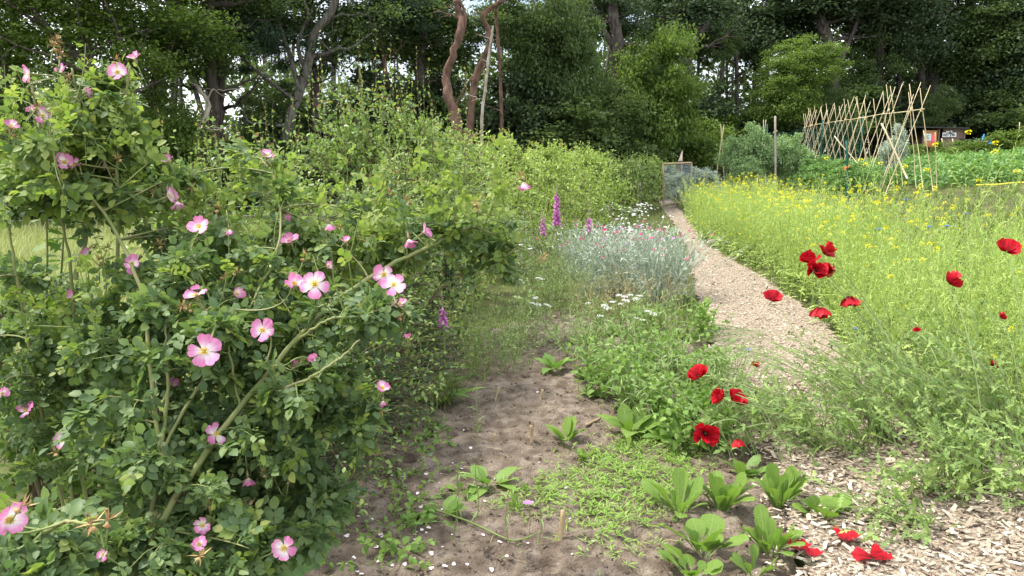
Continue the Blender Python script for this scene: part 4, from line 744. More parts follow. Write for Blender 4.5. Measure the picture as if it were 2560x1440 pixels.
# --- silver campion clumps with magenta flowers
def headT(n, r, tilt, T=BRD[0], m=0):
    b = MB()
    for i in range(n):
        a = i*2*math.pi/n; d = A(math.cos(a), math.sin(a), tilt); b.addT(T, frames(d[None], A(0, 0, 1)[None])[0], (0, 0, 0), r)
    return b.T()
CAMPme = [tomesh(headT(5, .017, .15, leafT([(0, 0), (.4, .30), (.85, .42), (1, 0)], 1, .05, .1)), 'blossom', M[m]) for m in ('magenta', 'lilac')]
for i, (x, y, lab, n) in enumerate(((1.52, 7.7, 'silver-leaved campion clump nearest to the wood chip path', 170), (1.0, 8.2, 'silver-leaved campion clump on the hedge side', 140), (1.5, 8.9, 'silver-leaved campion clump farthest back by the path', 130), (.9, 9.4, 'paler silver campion clump behind the others below the foxgloves', 80))):
    t, E, C = herb('silver_campion', lab, 'campion', G(x, y), n+40, .70, .25, LAN, 9, .08, ('silver', 'silver'), 'silver campion clumps', w=.14, fwd=.8, side=.6, r=.003, nparts=0)
    for j in rng.choice(len(E), 38 if i != 3 else 10, False):
        place('blossom', CAMPme[int(U(0, 1) < .22)], t, frames(ru(1)*A(1, 1, .2), nrm(A(0, -.3, 1)+rng.normal(size=3)*.25)[None])[0], E[j]+A(0, 0, .012), U(.85, 1.35))

# --- wispy grey-green and dry herbs in front of the hedge
for a in [('wispy pale green love-in-a-mist clump below the hedge', P(1240, 900), 46, .52, .16, 'feather', .05), ('taller wispy herb clump behind the first one', P(1330, 800), 50, .62, .2, 'feather', .05), ('wispy herb clump left of the dry stalks', P(1420, 790), 46, .5, .2, 'feather', .05), ('grey-green wispy clump at the foot of the foxgloves', G(.42, 8.1), 60, .72, .22, 'feather', .06), ('wispy green clump left of the silver campion', G(.55, 7.2), 50, .55, .2, 'feather', .05), ('wispy low clump at the top end of the bare soil', P(1275, 925), 36, .36, .13, 'feather', .05), ('wispy clump right at the tip of the bare soil', P(1350, 870), 40, .42, .15, 'feather', .05), ('wispy green clump beside the foxglove leaves', P(1190, 930), 30, .34, .1, 'weed', .05), ('feathery herb close against the dark hedge base', P(1190, 870), 26, .45, .1, 'weed', .05), ('grey-green cornflower clump between foxgloves and hedge', G(.2, 9.3), 40, .9, .18, 'silver', .06), ('fresh green fennel-like clump behind the campion', G(.8, 10.6), 46, .75, .2, 'haw', .06)]:
    herb('wispy_herb', a[0], 'herb', a[1], a[2], a[3], a[4], NAR, 15, a[6], ('gstem', a[5]), 'wispy herbs along the hedge foot', w=.11, upj=1., side=1., r=.0016)
for lab, b, n, h in (('dry straw-coloured stalks in front of the silver campion', G(1.0, 7.1), 60, .5), ('dry straw stalks beside the yarrow', P(1500, 800), 42, .4), ('dry bleached stems at the foot of the nearest campion', G(1.5, 7.3), 34, .42)):
    herb('dry_stalks', lab, 'dry plant', b, n, h, .16, NAR, 8, .045, ('dry', 'dry'), 'dried-out plants', w=.12, upj=1., r=.0018)

# --- white yarrow umbels
def umbel():
    b = MB(); n = 34; a = U(0, 6.28, n); r = .024*np.sqrt(U(0, 1, n)); p = np.stack([np.cos(a)*r, np.sin(a)*r, .004-r*r*6], 1); b.inst(rock(8), frames(ru(n), ru(n)), p, U(.003, .005, n)); return b.T()
UMme = tomesh(umbel(), 'umbel', M['white'], False)
for lab, heads, b in (('yarrow with a group of white flower heads beside the lettuce', [(1530, 755), (1547, 738), (1562, 742), (1552, 760), (1575, 738), (1590, 748), (1512, 765), (1520, 772), (1600, 740), (1565, 752)], P(1570, 900)), ('yarrow with scattered white heads in front of the dry stalks', [(1330, 758), (1345, 762), (1368, 763), (1338, 745), (1470, 758), (1300, 700)], P(1400, 860)), ('small yarrow with a few white heads at the path edge', [(1620, 778), (1632, 785), (1590, 795), (1605, 800), (1500, 790)], P(1640, 880)), ('leggy yarrow below the hedge with sparse white heads', [(1295, 605), (1300, 613), (1325, 622), (1345, 695), (1355, 698)], G(.12, 6.6))):
    t = thing('yarrow', lab, 'yarrow', b, 'white yarrow plants'); hp = np.array([Q(x, y, b[1]-.15+rng.normal()*.06) for x, y in heads]); n = len(hp); S = np.repeat(b[None], n, 0)+rng.normal(size=(n, 3))*A(.04, .04, 0)
    C = bez(S, S*.5+hp*.5+A(0, 0, .05), hp, 8); sb = MB(); tubes(sb, C, np.linspace(.002, .0013, 8)[None], 3); part('stems', sb, M['gstem'], t, kind='stuff')
    p, d, up, u = leaf_sites(C, 10, .02, .8, .7, .7); leaves(t, FEA, [M['feather']], p, d, up, U(.04, .1, len(p))*(1.2-.8*u), nparts=100)
    for q in hp: place('umbel', UMme, t, frames(ru(1)*A(1, 1, 0), nrm(A(0, -.25, 1)+rng.normal(size=3)*.12)[None])[0], q, U(.8, 1.2))

# --- white daisies and mixed flowers farther along the path
DAme = tomesh(headT(9, .016, .1, leafT([(0, 0), (.5, .16), (1, 0)], 1, 0, .1)), 'daisy_head', M['white'])
for i in range(14):
    y = U(10.2, 17); x = .115*y+U(-.3, .55)+.1*(y-10)*.25; t, E, C = herb('daisy_clump', 'clump of small white daisies by the far stretch of path', 'daisies', G(x, y), 26, .5, .2, NAR, 6, .07, ('gstem', 'grassb'), 'white daisy clumps', w=.15)
    for q in E: place('daisy_head', DAme, t, frames(ru(1)*A(1, 1, .1), nrm(A(0, -.4, 1)+rng.normal(size=3)*.25)[None])[0], q, U(1.2, 2.0))

# --- rosettes and leafy salad plants
SPAT = [leafT([(0, 0), (.15, .045), (.4, .065), (.65, .145), (.84, .165), (.95, .10), (1, 0)], 1, .25, dr, 0, wave=wv) for dr, wv in ((-.15, 0), (.15, .08), (.4, -.08))]
ROUN = [leafT([(0, 0), (.34, .02), (.42, .13), (.50, .11), (.60, .27), (.75, .33), (.90, .27), (.97, .15), (1, 0)], 1, .12, dr, 0, wave=.06) for dr in (.1, .4)]
OVL = [leafT([(0, 0), (.18, .05), (.3, .17), (.55, .25), (.8, .18), (1, 0)], 1, .2, dr, 0, wave=.1) for dr in (.1, .45, .7)]
def ribbed(T):
    b = MB(); b.addT(T); m_ = T[0][np.abs(T[0][:, 0]) < 1e-9]; m_ = m_[np.argsort(m_[:, 1])][:-1]; tubes(b, (m_+A(0, 0, .002))[None], np.linspace(.013, .004, len(m_))[None], 4, 1); return b.T()
CHm = {k: [tomesh(ribbed(T), 'leaf', [M[m], M['pstem']]) for T in Ts] for k, Ts, m in (('s', SPAT, 'chard'), ('r', ROUN, 'chard'), ('o', OVL, 'weed'), ('oc', OVL, 'chard'))}
def rosette(label, base, n, L, sh='s', upr=1.2, cat='salad plant', name='salad_plant', grp='salad and leafy seedlings', bolt=0):
    base = np.asarray(base, float); t = thing(name, label, cat, base, grp); ms = CHm[sh]
    n = int(n*1.4)
    for i in range(n):
        u = i/n; a = i*2.4+U(-.7, .7); d = nrm(A(math.cos(a), math.sin(a), upr*(1.05+2.0*u)+U(-.35, .35))); z = bolt*u
        place('leaf', ms[i % len(ms)], t, frames(d[None], (A(0, 0, 1)-A(math.cos(a), math.sin(a), 0)*.6)[None]+rng.normal(size=(1, 3))*.3)[0], base+A(math.cos(a), math.sin(a), 0)*.018+A(0, 0, z), L*U(.5, 1.15)*(1-.25*u)*.78)
    if bolt: b = MB(); tubes(b, np.stack([base-A(0, 0, .02), base+A(0, 0, bolt)], 0)[None], A(.007, .005)[None], 6); part('stem', b, M['gstem'], t)
    return t
for a in [('large chard-like salad plant left of its row at the edge of the soil', P(1700, 1285), 13, .27, 's', .9), ('upright salad plant in the middle of the row beside the path', P(1805, 1280), 15, .25, 's', 1.2), ('spoon-leaved salad plant right next to the wood chips', P(1945, 1270), 15, .24, 's', 1.5),
          ('salad plant with serrated leaves in front of the spoon-leaved one', P(1925, 1385), 15, .20, 's', 1.0), ('round-leaved radish plant at the bottom of the soil bed', P(1760, 1390), 12, .21, 'r', 1.2), ('second round-leaved radish plant touching the bottom edge', P(1730, 1445), 8, .18, 'r', .7),
          ('tall bolting lettuce beside the path', P(1752, 832), 26, .19, 's', 1.0), ('young chard plant standing alone on the soil', P(1412, 1105), 7, .19, 'oc', 1.3), ('small upright seedling right of the lone chard', P(1462, 1150), 6, .12, 'oc', 1.8), ('dock-like plant with drooping grey-green leaves in the middle of the soil', P(1225, 1215), 7, .20, 'o', .6),
          ('leafy plant at the soil edge behind the seedling carpet', P(1575, 1085), 10, .22, 'oc', .9), ('small pale seedling behind the seedling carpet', P(1560, 1135), 6, .11, 's', 1.4), ('tiny upright seedling left of the seedling carpet', P(1288, 1278), 6, .10, 's', 1.9), ('small seedling above the purple flower', P(1330, 1240), 6, .10, 's', 1.2),
          ('pale green seedling growing in the wood chips', P(2055, 1300), 11, .16, 'r', 1.0), ('leafy dock at the top end of the bare soil', P(1385, 925), 11, .20, 'o', .9), ('little salad plant in front of the path corner', P(1885, 1440), 8, .13, 's', 1.0), ('leafy weed between the chard row and the poppies', P(1860, 1190), 10, .16, 'o', .8), ('low round-leaved weed under the rose petals', P(1100, 1290), 7, .15, 'o', .5), ('tiny weed with round leaves beside the hedge foot', P(1155, 1240), 5, .08, 'r', 1.0)]:
    rosette(*a, bolt=.22 if 'bolting' in a[0] else 0)
# broad leaved plant under the rose
bt = thing('comfrey', 'broad-leaved comfrey plant with huge leaves under the arching rose', 'comfrey', P(640, 1440)); BL = [leafT([(0, 0), (.08, .10), (.25, .25), (.5, .30), (.75, .21), (.92, .08), (1, 0)], 1, .12, dr, 0, wave=.03) for dr in (.2, .24)]
def veined(T):
    b = MB(); b.addT(ribbed(T)); 
    for s_ in (-1, 1):
        for y_ in np.linspace(.12, .8, 8):
            u_ = np.linspace(0, 1, 5); w_ = .26*math.sin(math.pi*(y_*.85+.08)); q_ = np.stack([s_*w_*u_, y_+.13*u_**1.3, .12*w_*u_-.22*(y_+.13*u_**1.3)**2+.006], 1); tubes(b, q_[None], np.linspace(.004, .0015, 5)[None], 3, 1)
    return b.T()
BLm = [tomesh(veined(T), 'leaf', [M['comfrey'], M['pstem']]) for T in BL]
for px, py, d, ex, ey, ed, s in ((600, 1400, 1.95, 850, 1345, 2.1, 1), (560, 1400, 1.95, 560, 1215, 2.1, 1), (600, 1420, 1.9, 680, 1250, 2.1, 1), (480, 1430, 1.9, 330, 1340, 2.0, 1), (600, 1460, 1.85, 800, 1450, 1.95, 1), (520, 1470, 1.85, 420, 1480, 1.9, 1)):
    s0, e = Q(px, py, d), Q(ex, ey, ed); place('leaf', BLm[int(U(0, 2))], bt, frames((e-s0)[None], (A(.1, -.6, .9))[None]+rng.normal(size=(1, 3))*.15)[0], s0, np.linalg.norm(e-s0))
    b = MB(); tubes(b, poly([worldloc(bt)-A(0, 0, .05), s0*.5+worldloc(bt)*.5, s0], 6)[None], np.full((1, 6), .005), 5); part('leaf_stalk', b, M['gstem'], bt)

# --- weeds along the right edge of the soil, and other leafy fillers
WD = []
for i, (px, py) in enumerate([(1480, 990), (1520, 940), (1560, 990), (1600, 1010), (1640, 1060), (1500, 880), (1560, 900), (1620, 930), (1680, 1000), (1700, 1060), (1740, 1090), (1660, 880), (1720, 930), (1760, 980), (1600, 860), (1690, 850), (1745, 860), (1460, 920), (1660, 1100), (1720, 1130), (1780, 1050), (1450, 860), (1780, 1130), (1830, 1060), (1540, 840), (1620, 830), (1440, 900), (1470, 950), (1500, 1000), (1530, 980), (1590, 960), (1650, 970), (1580, 930), (1490, 910), (1700, 960), (1620, 1060), (1750, 1010), (1560, 1030)]):
    b = P(px, py)
    if i % 3 == 0: rosette('low leafy weed in the green strip between bare soil and path', b, 14, U(.13, .2), 'o', .7, 'weed', 'leafy_weed', 'weeds between soil and path')
    elif i % 3 == 1: herb('leafy_weed', 'branching leafy weed in the green strip between soil and path', 'weed', b, 15, U(.24, .4), .10, BRD, 13, .05, ('gstem', 'weed'), 'branching weeds between soil and path', nparts=150)
    else: herb('narrow_weed', 'narrow-leaved upright weed in the green strip by the soil', 'weed', b, 18, U(.32, .5), .09, NAR, 15, .075, ('gstem', 'feather'), 'narrow weeds between soil and path', nparts=100, upj=.8)
for i, (px, py) in enumerate([(1120, 1010), (1085, 1010), (1140, 970), (1180, 950), (1060, 1040), (1260, 880), (1300, 850)]):
    herb('grass_tuft', 'tuft of narrow green grass at the foot of the hedge by the soil', 'grass tuft', P(px, py), 12, .22, .09, NAR, 5, .11, ('gstem', 'grassb'), 'grass tufts along the hedge foot', nparts=60)
for i, (px, py) in enumerate([(1005, 1190), (1030, 1250), (980, 1290), (1010, 1360), (940, 1400), (1100, 1080), (1060, 1110)]):
    herb('creeping_weed', 'small creeping weed spreading from the hedge over the soil', 'weed', P(px, py), 9, .08, .10, BRD, 9, .035, ('gstem', 'weed'), 'creeping weeds at the hedge side of the soil', nparts=80)
# tiny seedlings carpet
car = [P(*p) for p in [(1255, 1262), (1330, 1225), (1440, 1165), (1560, 1110), (1660, 1090), (1735, 1130), (1720, 1200), (1690, 1270), (1600, 1330), (1560, 1390), (1500, 1385), (1500, 1320), (1410, 1275), (1330, 1285)]]
n = 5200; x = U(-.3, 1.0, n); y = U(2.4, 4.4, n); k = inpoly(x+.07*rng.normal(size=n), y+.08*rng.normal(size=n), car) | (inpoly(x+.22*rng.normal(size=n), y+.22*rng.normal(size=n), car) & (U(0, 1, n) < .15)); x, y = x[k], y[k]; n = len(x); mb = MB()
b = np.array([A(a, c, soilz(a, c)) for a, c in zip(x, y)])
b[:, 2] += .012*fbm(x*7, y*7, 3)
for j in range(4):
    a = U(0, 6.28, n); d = nrm(np.stack([np.cos(a), np.sin(a), U(.1, .9, n)], 1)); mb.inst(LAN[0], frames(d, np.repeat(A([0, 0, 1]), n, 0)+rng.normal(size=(n, 3))*.3), b+A(0, 0, .004)+d*U(0, .01, (n, 1)), U(.02, .045, n))
tag(part('seedling_carpet', mb, M['seedling']), 'carpet of tiny bright green seedlings on the bare soil', 'seedlings', kind='stuff')
mb = MB(); n = 700; x = U(-.8, 1.2, n); y = U(2.4, 5.8, n); k = inpoly(x, y, soil_w); x, y = x[k], y[k]; n = len(x); b = np.array([A(a, c, soilz(a, c)+.003) for a, c in zip(x, y)])
for j in range(2):
    a = U(0, 6.28, n); d = nrm(np.stack([np.cos(a), np.sin(a), U(.2, .7, n)], 1)); mb.inst(LAN[0], frames(d, np.repeat(A([0, 0, 1]), n, 0)), b, U(.008, .022, n))
tag(part('scattered_seedlings', mb, M['weed']), 'sparse tiny green seedlings scattered over the bare soil', 'seedlings', kind='stuff')
mb = MB(); n = 260; x = U(-.8, 1.3, n); y = U(2.4, 5.8, n); k = inpoly(x, y, soil_w); x, y = x[k], y[k]; n = len(x); b = np.array([A(a, c, soilz(a, c)+.004) for a, c in zip(x, y)]); d = nrm(rng.normal(size=(n, 3))*A(1, 1, .08)); l = U(.015, .06, (n, 1))
tubes(mb, bez(b-d*l, b+A(0, 0, .004), b+d*l, 4), np.full((n, 4), .0012), 3); part('dry_litter', mb, M['dry'], soil, kind='stuff')
# fallen rose petals
FPme = tomesh(leafT([(0, 0), (.2, .22), (.6, .45), (.9, .36), (1, 0)], .02, .15, -.1, 0, wave=.1), 'rose_petal', M['petalfall'])
pp = [(925, 1080), (1180, 1115), (1100, 1235), (1120, 1245), (1000, 1195), (1005, 1250), (1055, 1270), (1035, 1335), (1060, 1333), (1035, 1345), (1040, 1395), (1140, 1420), (1170, 1428), (1120, 1430), (1315, 1365), (1425, 1300), (1485, 1360), (1382, 1400), (1430, 1395), (1345, 1140), (1255, 1370), (960, 1405), (985, 1415), (900, 1440), (1340, 990), (1160, 1080), (1070, 1300), (1010, 1320), (960, 1350), (1095, 1225), (1275, 1395), (935, 1375), (890, 1400), (870, 1420), (1230, 1430), (1210, 1350), (1085, 1200)]
pp += [(U(830, 1120), U(1180, 1438)) for _ in range(34)]+[(U(1100, 1500), U(1150, 1438)) for _ in range(14)]
for px, py in pp:
    q = P(px, py); q[2] = soilz(q[0], q[1])+.006; place('rose_petal', FPme, None, frames(ru(1)*A(1, 1, .15), (A(0, 0, 1)+rng.normal(size=3)*.3)[None])[0], q, U(.5, 1.25))
    tag(bpy.data.objects[-1] if False else COL.objects[-1], 'small pale pink rose petal fallen on the bare soil', 'petal', 'fallen rose petals on the soil')
# cut stubs, stick, thin stalks, trailing stem
for lab, px, py, h, r, ln in (('light cut stub standing at the far end of the soil, left one', 1235, 1000, .10, .008, (.03, 0)), ('dark cut stub at the far end of the soil, right one', 1350, 1003, .075, .008, (.015, 0)), ('pale split stub in the middle of the soil', 1330, 1108, .105, .009, (-.005, 0)), ('short thin stub left of the pale split one', 1234, 1108, .06, .006, (.006, 0)), ('red-brown cut stub in front of the seedling carpet', 1400, 1352, .125, .011, (.012, .01))):
    q = P(px, py); q[2] = soilz(q[0], q[1])-.01; u = np.linspace(0, 1, 7)[:, None]; pth = q+A(ln[0], ln[1], h)*u+rng.normal(size=(7, 3))*.0012; mb = MB(); tubes(mb, pth[None], (r*A(1.15, 1.0, .95, 1.0, .92, 1.0, .85))[None], 8)
    o = tag(part('wood_stub', mb, M['stub'], None, org=q), lab, 'stub', 'cut stubs in the soil')
q = [P(*p) for p in ((1463, 1073), (1480, 1064), (1503, 1052))]; mb = MB(); tubes(mb, (poly(q, 8)+A(0, 0, .02))[None], (.007*A(.7, 1, .95, 1.05, .95, 1, .9, .6))[None], 7); tag(part('stick', mb, M['stub'], None, org=q[0]), 'short dry stick lying on the soil near the weeds', 'stick')
for lab, pts in (('thin upright stalk nearest the rose petals on the soil', [(1130, 1355), (1142, 1290), (1145, 1220), (1143, 1165)]), ('taller thin stalk beside the dock plant', [(1185, 1315), (1197, 1260), (1190, 1200), (1187, 1160)]), ('thin stalk with drooping tips left of the purple flower', [(1272, 1365), (1264, 1300), (1268, 1250), (1272, 1225)]), ('wiry reddish seedling stalk near the hedge', [(1193, 1110), (1192, 1040), (1190, 990), (1191, 960)]), ('leaning thin stalk right of the purple flower', [(1345, 1360), (1355, 1310), (1350, 1260), (1358, 1230)])):
    b = P(*pts[0]); d = b[1]; pth = poly([b]+[Q(x, y, d) for x, y in pts[1:]], 12); t = thing('thin_stalk', lab, 'stalk', b, 'thin stalks on the soil'); mb = MB(); tubes(mb, pth[None], np.linspace(.003, .0015, 12)[None], 5); part('stem', mb, M['gstem'], t)
    p, dd, up, u = leaf_sites(pth[None], 8, .1, 1, .5, .6); leaves(t, NAR, [M['feather']], p, dd, up, U(.03, .07, 8))
q = [P(*p) for p in ((1085, 1285), (1180, 1320), (1270, 1362), (1310, 1360), (1340, 1348))]; mb = MB(); tubes(mb, (poly(q, 20)+A(0, 0, .022))[None], np.linspace(.0045, .003, 20)[None], 6); tag(part('trailing_stem', mb, M['gstem'], None, org=q[0]), 'pale green stem trailing flat across the soil', 'stem')
q = P(1322, 1338); t = thing('corncockle', 'single small purple flower on a thin stem over the soil', 'flower', q); hd = Q(1319, 1258, q[1]); mb = MB(); pth = poly([q, (q+hd)/2+A(.008, 0, 0), hd-A(0, 0, .006)], 8); tubes(mb, pth[None], np.full((1, 8), .0016), 4); part('stem', mb, M['gstem'], t)
for i in range(5): a = i*1.2566; place('petal', tomesh(leafT([(0, 0), (.4, .28), (.85, .42), (1, 0)], .021, .05, .1), 'petal', M['lilac']) if i == 0 else COL.objects[-1].data, t, frames(A(math.cos(a), math.sin(a), .3)[None], A(0, 0, 1)[None])[0], hd, 1)

# --- poppies
PP = [petalT(.058, .22, .74, .35, bn, rf, 9, 15, 0, ph, .3) for bn, rf, ph in ((.10, .075, 0), (-.10, .10, 1.7), (.22, .085, 3.1))]
PPme = [tomesh(T, 'petal', M['red']) for T in PP]
def ctr():
    b = MB(); b.inst((rock(5)[0]*A(.8, .8, 1.2), rock(5)[1]), np.eye(3)[None], A([0, 0, .007]), A(.007)); n = 30; a = U(0, 6.28, n); e = np.stack([np.cos(a)*U(.006, .012, n), np.sin(a)*U(.006, .012, n), U(.004, .012, n)], 1); tubes(b, np.stack([e*.2, e], 1), A(.0004, .0008)[None], 3, 1); return b.T()
CTme = tomesh(ctr(), 'seed_head', [M['weed'], M['black']])
PBme = tomesh((rock(7)[0]*A(.62, .62, 1.25), rock(7)[1]), 'bud', M['poppyleaf'])
def stem_to(t, base, tip, nv, sag=.1, r=.0022):
    pth = poly([base, base*.6+tip*.4+A(0, 0, sag), base*.2+tip*.8+A(0, 0, sag*.6), tip-nv*.03, tip], 18); mb = MB(); tubes(mb, pth[None], np.linspace(r*1.25, r*.8, 18)[None], 5); part('stem', mb, M['pstem'], t); return pth
for px, py, d, sz, fc, bx, by, lab in [(1930, 752, 3.9, 1.0, 'u', 2080, 1130, 'lone red poppy hanging over the wood chip path'), (1748, 942, 3.6, 1.0, 'lu', 1900, 1150, 'red poppy above the weeds at the left side of the path'), (1808, 994, 3.5, .95, 'l', 1960, 1170, 'left bloom of the double red poppy beside the path'), (1834, 1003, 3.5, 1.0, 'ru', 1965, 1172, 'right bloom of the double red poppy beside the path'),
        (1763, 1083, 3.25, 1.1, 'f', 1900, 1160, 'open red poppy facing the camera above the salad row'), (1842, 1098, 3.35, .7, 'd', 1990, 1165, 'small ragged red poppy hidden behind leaves at the salad row'), (2028, 655, 3.9, 1.0, 'lu', 2290, 1090, 'upper left poppy of the tight cluster in the yellow field'), (2034, 675, 3.85, 1.1, 'f', 2300, 1095, 'lowest left poppy of the tight cluster in the yellow field'), (2062, 637, 3.95, 1.15, 'ru', 2310, 1080, 'highest poppy of the tight cluster in the yellow field'),
        (2083, 680, 3.9, .95, 'l', 2320, 1100, 'ragged poppy at the right of the tight cluster'), (2123, 741, 3.8, 1.05, 'd', 2330, 1130, 'nodding poppy below the tight cluster'), (2050, 768, 3.75, 1.0, 'd', 2250, 1140, 'drooping poppy closest to the path edge'), (2370, 706, 3.5, 1.05, 'r', 2470, 1180, 'poppy seen from the side with a bent stem in the right field'), (2517, 627, 3.6, .95, 'u', 2580, 1150, 'cup-shaped poppy highest at the right edge'),
        (2500, 793, 3.6, .5, 'r', 2560, 1150, 'half-opened poppy bud showing a red tip at the right'), (2478, 915, 3.6, .55, 'r', 2540, 1170, 'red poppy half hidden in foliage at the right edge'), (1888, 915, 4.2, .45, 'u', 1990, 1080, 'tiny red poppy low over the path chips'), (2292, 828, 3.8, .35, 'u', 2390, 1140, 'tiny red bud deep in the yellow field')]:
    base = P(bx, by); t = thing('poppy', lab, 'poppy', base, 'red poppies in bloom'); pos = Q(px, py, d); nv = nrm(A(*FACE[fc])+rng.normal(size=3)*.1); stem_to(t, base, pos-nv*.004, nv, .14)
    Rn = frames(nrm(np.cross(nv, A(.3, .1, 1)))[None], nv[None])[0]; c = place('seed_head', CTme, t, Rn, pos, sz)
    for k in range(4):
        a = k*1.5708+U(-.15, .15); tl = R_((38 if k % 2 else 52)+U(-14, 14)); rd = Rn@A(math.cos(a), math.sin(a), 0)
        place('petal', PPme[int(U(0, 3))], t, frames((rd*math.cos(tl)+nv*math.sin(tl))[None], (nv*math.cos(tl)-rd*math.sin(tl))[None]+rng.normal(size=(1, 3))*.12)[0], pos+rd*.003, sz*U(.9, 1.1))
for lab, px, py, n in (('fallen poppy petal on the soil edge, leftmost of four', 1980, 1395, 1), ('small fallen poppy petal beside a thin twig on the soil edge', 2020, 1412, 1), ('fallen poppy petal highest up on the wood chips', 2105, 1372, 1), ('wide fallen double poppy petal lowest on the wood chips', 2178, 1424, 2)):
    q = P(px, py)+A(0, 0, .045); t = thing('poppy_petal', lab, 'petal', q, 'fallen poppy petals')
    for k in range(n): place('petal', PPme[k], t, frames(nrm(A((-1)**k*(1 if n > 1 else .5), .25 if n > 1 else .8, .05))[None], A(0, -.1, 1)[None]+rng.normal(size=(1, 3))*.1)[0], q+A(0, 0, .003*k)-A(0, .02 if n < 2 else 0, 0), 1.15 if px != 2020 else .85)
# sprawling poppy and cornflower foliage over the path edge
i = 0
for px, py, ln, h, n in [(2050, 1120, (-.35, -.1, 0), .34, 14), (2140, 1140, (-.45, -.05, 0), .36, 16), (2230, 1120, (-.4, .1, 0), .45, 16), (2320, 1110, (-.3, .05, 0), .5, 16), (2400, 1150, (-.3, 0, 0), .45, 16), (2480, 1130, (-.2, .1, 0), .55, 16), (2560, 1150, (-.2, .05, 0), .55, 16), (2180, 1040, (-.3, .1, 0), .42, 14), (2280, 1040, (-.2, .15, 0), .5, 14), (2400, 1050, (-.15, .15, 0), .55, 14), (2520, 1050, (-.1, .1, 0), .6, 14), (2340, 1240, (-.15, -.2, 0), .26, 13), (2400, 1200, (-.2, -.1, 0), .34, 13), (1980, 1090, (-.2, .1, 0), .3, 12), (1935, 1035, (-.2, .05, 0), .2, 6), (2120, 985, (-.1, .1, 0), .3, 9), (2280, 1330, (-.25, -.05, 0), .16, 9), (2470, 1250, (-.1, 0, 0), .3, 12), (1850, 1140, (-.12, .05, 0), .3, 12), (1770, 960, (.15, .05, 0), .2, 8), (2590, 1250, (-.1, 0, 0), .4, 12)]:
    place_ = P(px, py); i += 1; wh = ['nearest the salad row', 'behind the open salad leaves', 'left of the bare chip patch', 'above the bare chip patch', 'behind the low clump on the chips', 'with long pale stems right of the chips', 'at the right edge of the frame', 'just below the drooping poppy', 'below the nodding poppy', 'below the side-on poppy', 'under the cup-shaped poppy', 'reaching forward over the chips', 'right of the one reaching forward', 'by the double red poppy', 'tiny at the left side of the path', 'small where path and field meet', 'lowest and flattest on the chips', 'low at the right behind the flat clump', 'beside the open red poppy', 'on the weed side of the path', 'cut off by the right edge'][i-1]
    t, E, C = herb('poppy_plant', 'sprawling cut-leaved poppy plant '+wh, 'poppy plant', place_, n+9, h, .17, FEA, 8, .075, ('pstem', 'poppyleaf'), 'sprawling poppy plants by the path', lean=ln, nparts=160, upj=.7, r=.0036, w=.06, fwd=.9)
    for q in E[:2]: place('bud', PBme, t, np.eye(3), q+A(0, 0, .0), .014)
# thin fallen stems across the path
t = thing('flopped_stems', 'thin pale green stems flopped across the wood chip path', 'stems', P(1760, 905)); mb = MB(); n = 60; S = np.array([P(U(1700, 1820), U(830, 930)) for _ in range(n)])+A(0, 0, .03); E = S+np.stack([U(.25, .75, n), rng.normal(size=n)*.12, U(0, .05, n)], 1)
tubes(mb, bez(S, (S+E)/2+np.stack([0*S[:, 0], rng.normal(size=n)*.08, U(.03, .16, n)], 1), E, 9), np.linspace(.0022, .001, 9)[None], 3); part('stems', mb, M['feather'], t, kind='stuff')

# --- mustard field
def mustard(seed, flower):
    r = np.random.default_rng(seed); h = r.uniform(.72, .95); b = MB(); f = MB(); top = A(r.normal()*.08, r.normal()*.08, h)
    q = poly([A(0, 0, -.03), top*.5+A(r.normal()*.02, r.normal()*.02, 0), top], 6); tubes(b, q[None], np.linspace(.0035, .0014, 6)[None], 3); cs = [q]
    nb = 6; S = q[r.integers(1, 4, nb)]; E = S+np.stack([r.normal(size=nb)*.15, r.normal(size=nb)*.15, r.uniform(.25, .45, nb)], 1); E[:, 2] = np.minimum(E[:, 2], h*1.02); C = bez(S, (S+E)/2+A(0, 0, -.03), E, 5); tubes(b, C, np.linspace(.0022, .001, 5)[None], 3)
    C = np.concatenate([C, np.stack([q[1:]])[:, :5]], 0)
    st = rng.bit_generator.state; p, d, up, u = leaf_sites(C, 17, .2, .9, .55, .8, .1); rng.bit_generator.state = st
    b.inst((rhomb[0]*A(.20, 1, 1), rhomb[1]), frames(d, up), p, r.uniform(.028, .05, len(p)))
    m = 6; a = r.uniform(0, 6.28, m); dd = np.stack([np.cos(a), np.sin(a), r.uniform(-.1, .6, m)], 1); b.inst(FEA[0], frames(dd, np.repeat(A([0, 0, 1]), m, 0)), np.stack([0*a, 0*a, r.uniform(.03, .3, m)], 1), r.uniform(.07, .13, m))
    for e in list(E[:max(flower, 0)])+([top] if flower >= 0 else []):
        n = 20; w = nrm(r.normal(size=(n, 3))*A(1, 1, .6)+A(0, 0, .5)); f.inst((rhomb[0]*A(1.3, 1, 1), rhomb[1]), frames(w, nrm(r.normal(size=(n, 3))+A(0, 0, 1))), e+w*.010, r.uniform(.007, .0135, n))
    return b.T(), (f.T() if f.n else None)
MU = [mustard(100+i, 2) for i in range(6)]+[mustard(200+i, -1) for i in range(6)]
MUm = [(tomesh(a, 'stem', M['pod']), b and tomesh(b, 'flower_head', M['yellow'])) for a, b in MU]
def PD(px, d): x = (px-1280)/FP*d; return A(x, d, 0)
fld = [P(x-14, y) for x, y in rgt[1:8]]+[P(2160, 985), P(2260, 1040), P(2400, 1075), P(2560, 1120), PD(2800, 3.6), PD(2750, 6.0), PD(2350, 7.0), PD(2150, 8.6), PD(2000, 12), PD(1850, 15), PD(1710, 16)]
n = 9000; x = U(1, 7, n); y = U(3.4, 21.5, n); k = inpoly(x, y, fld); x, y = x[k], y[k]
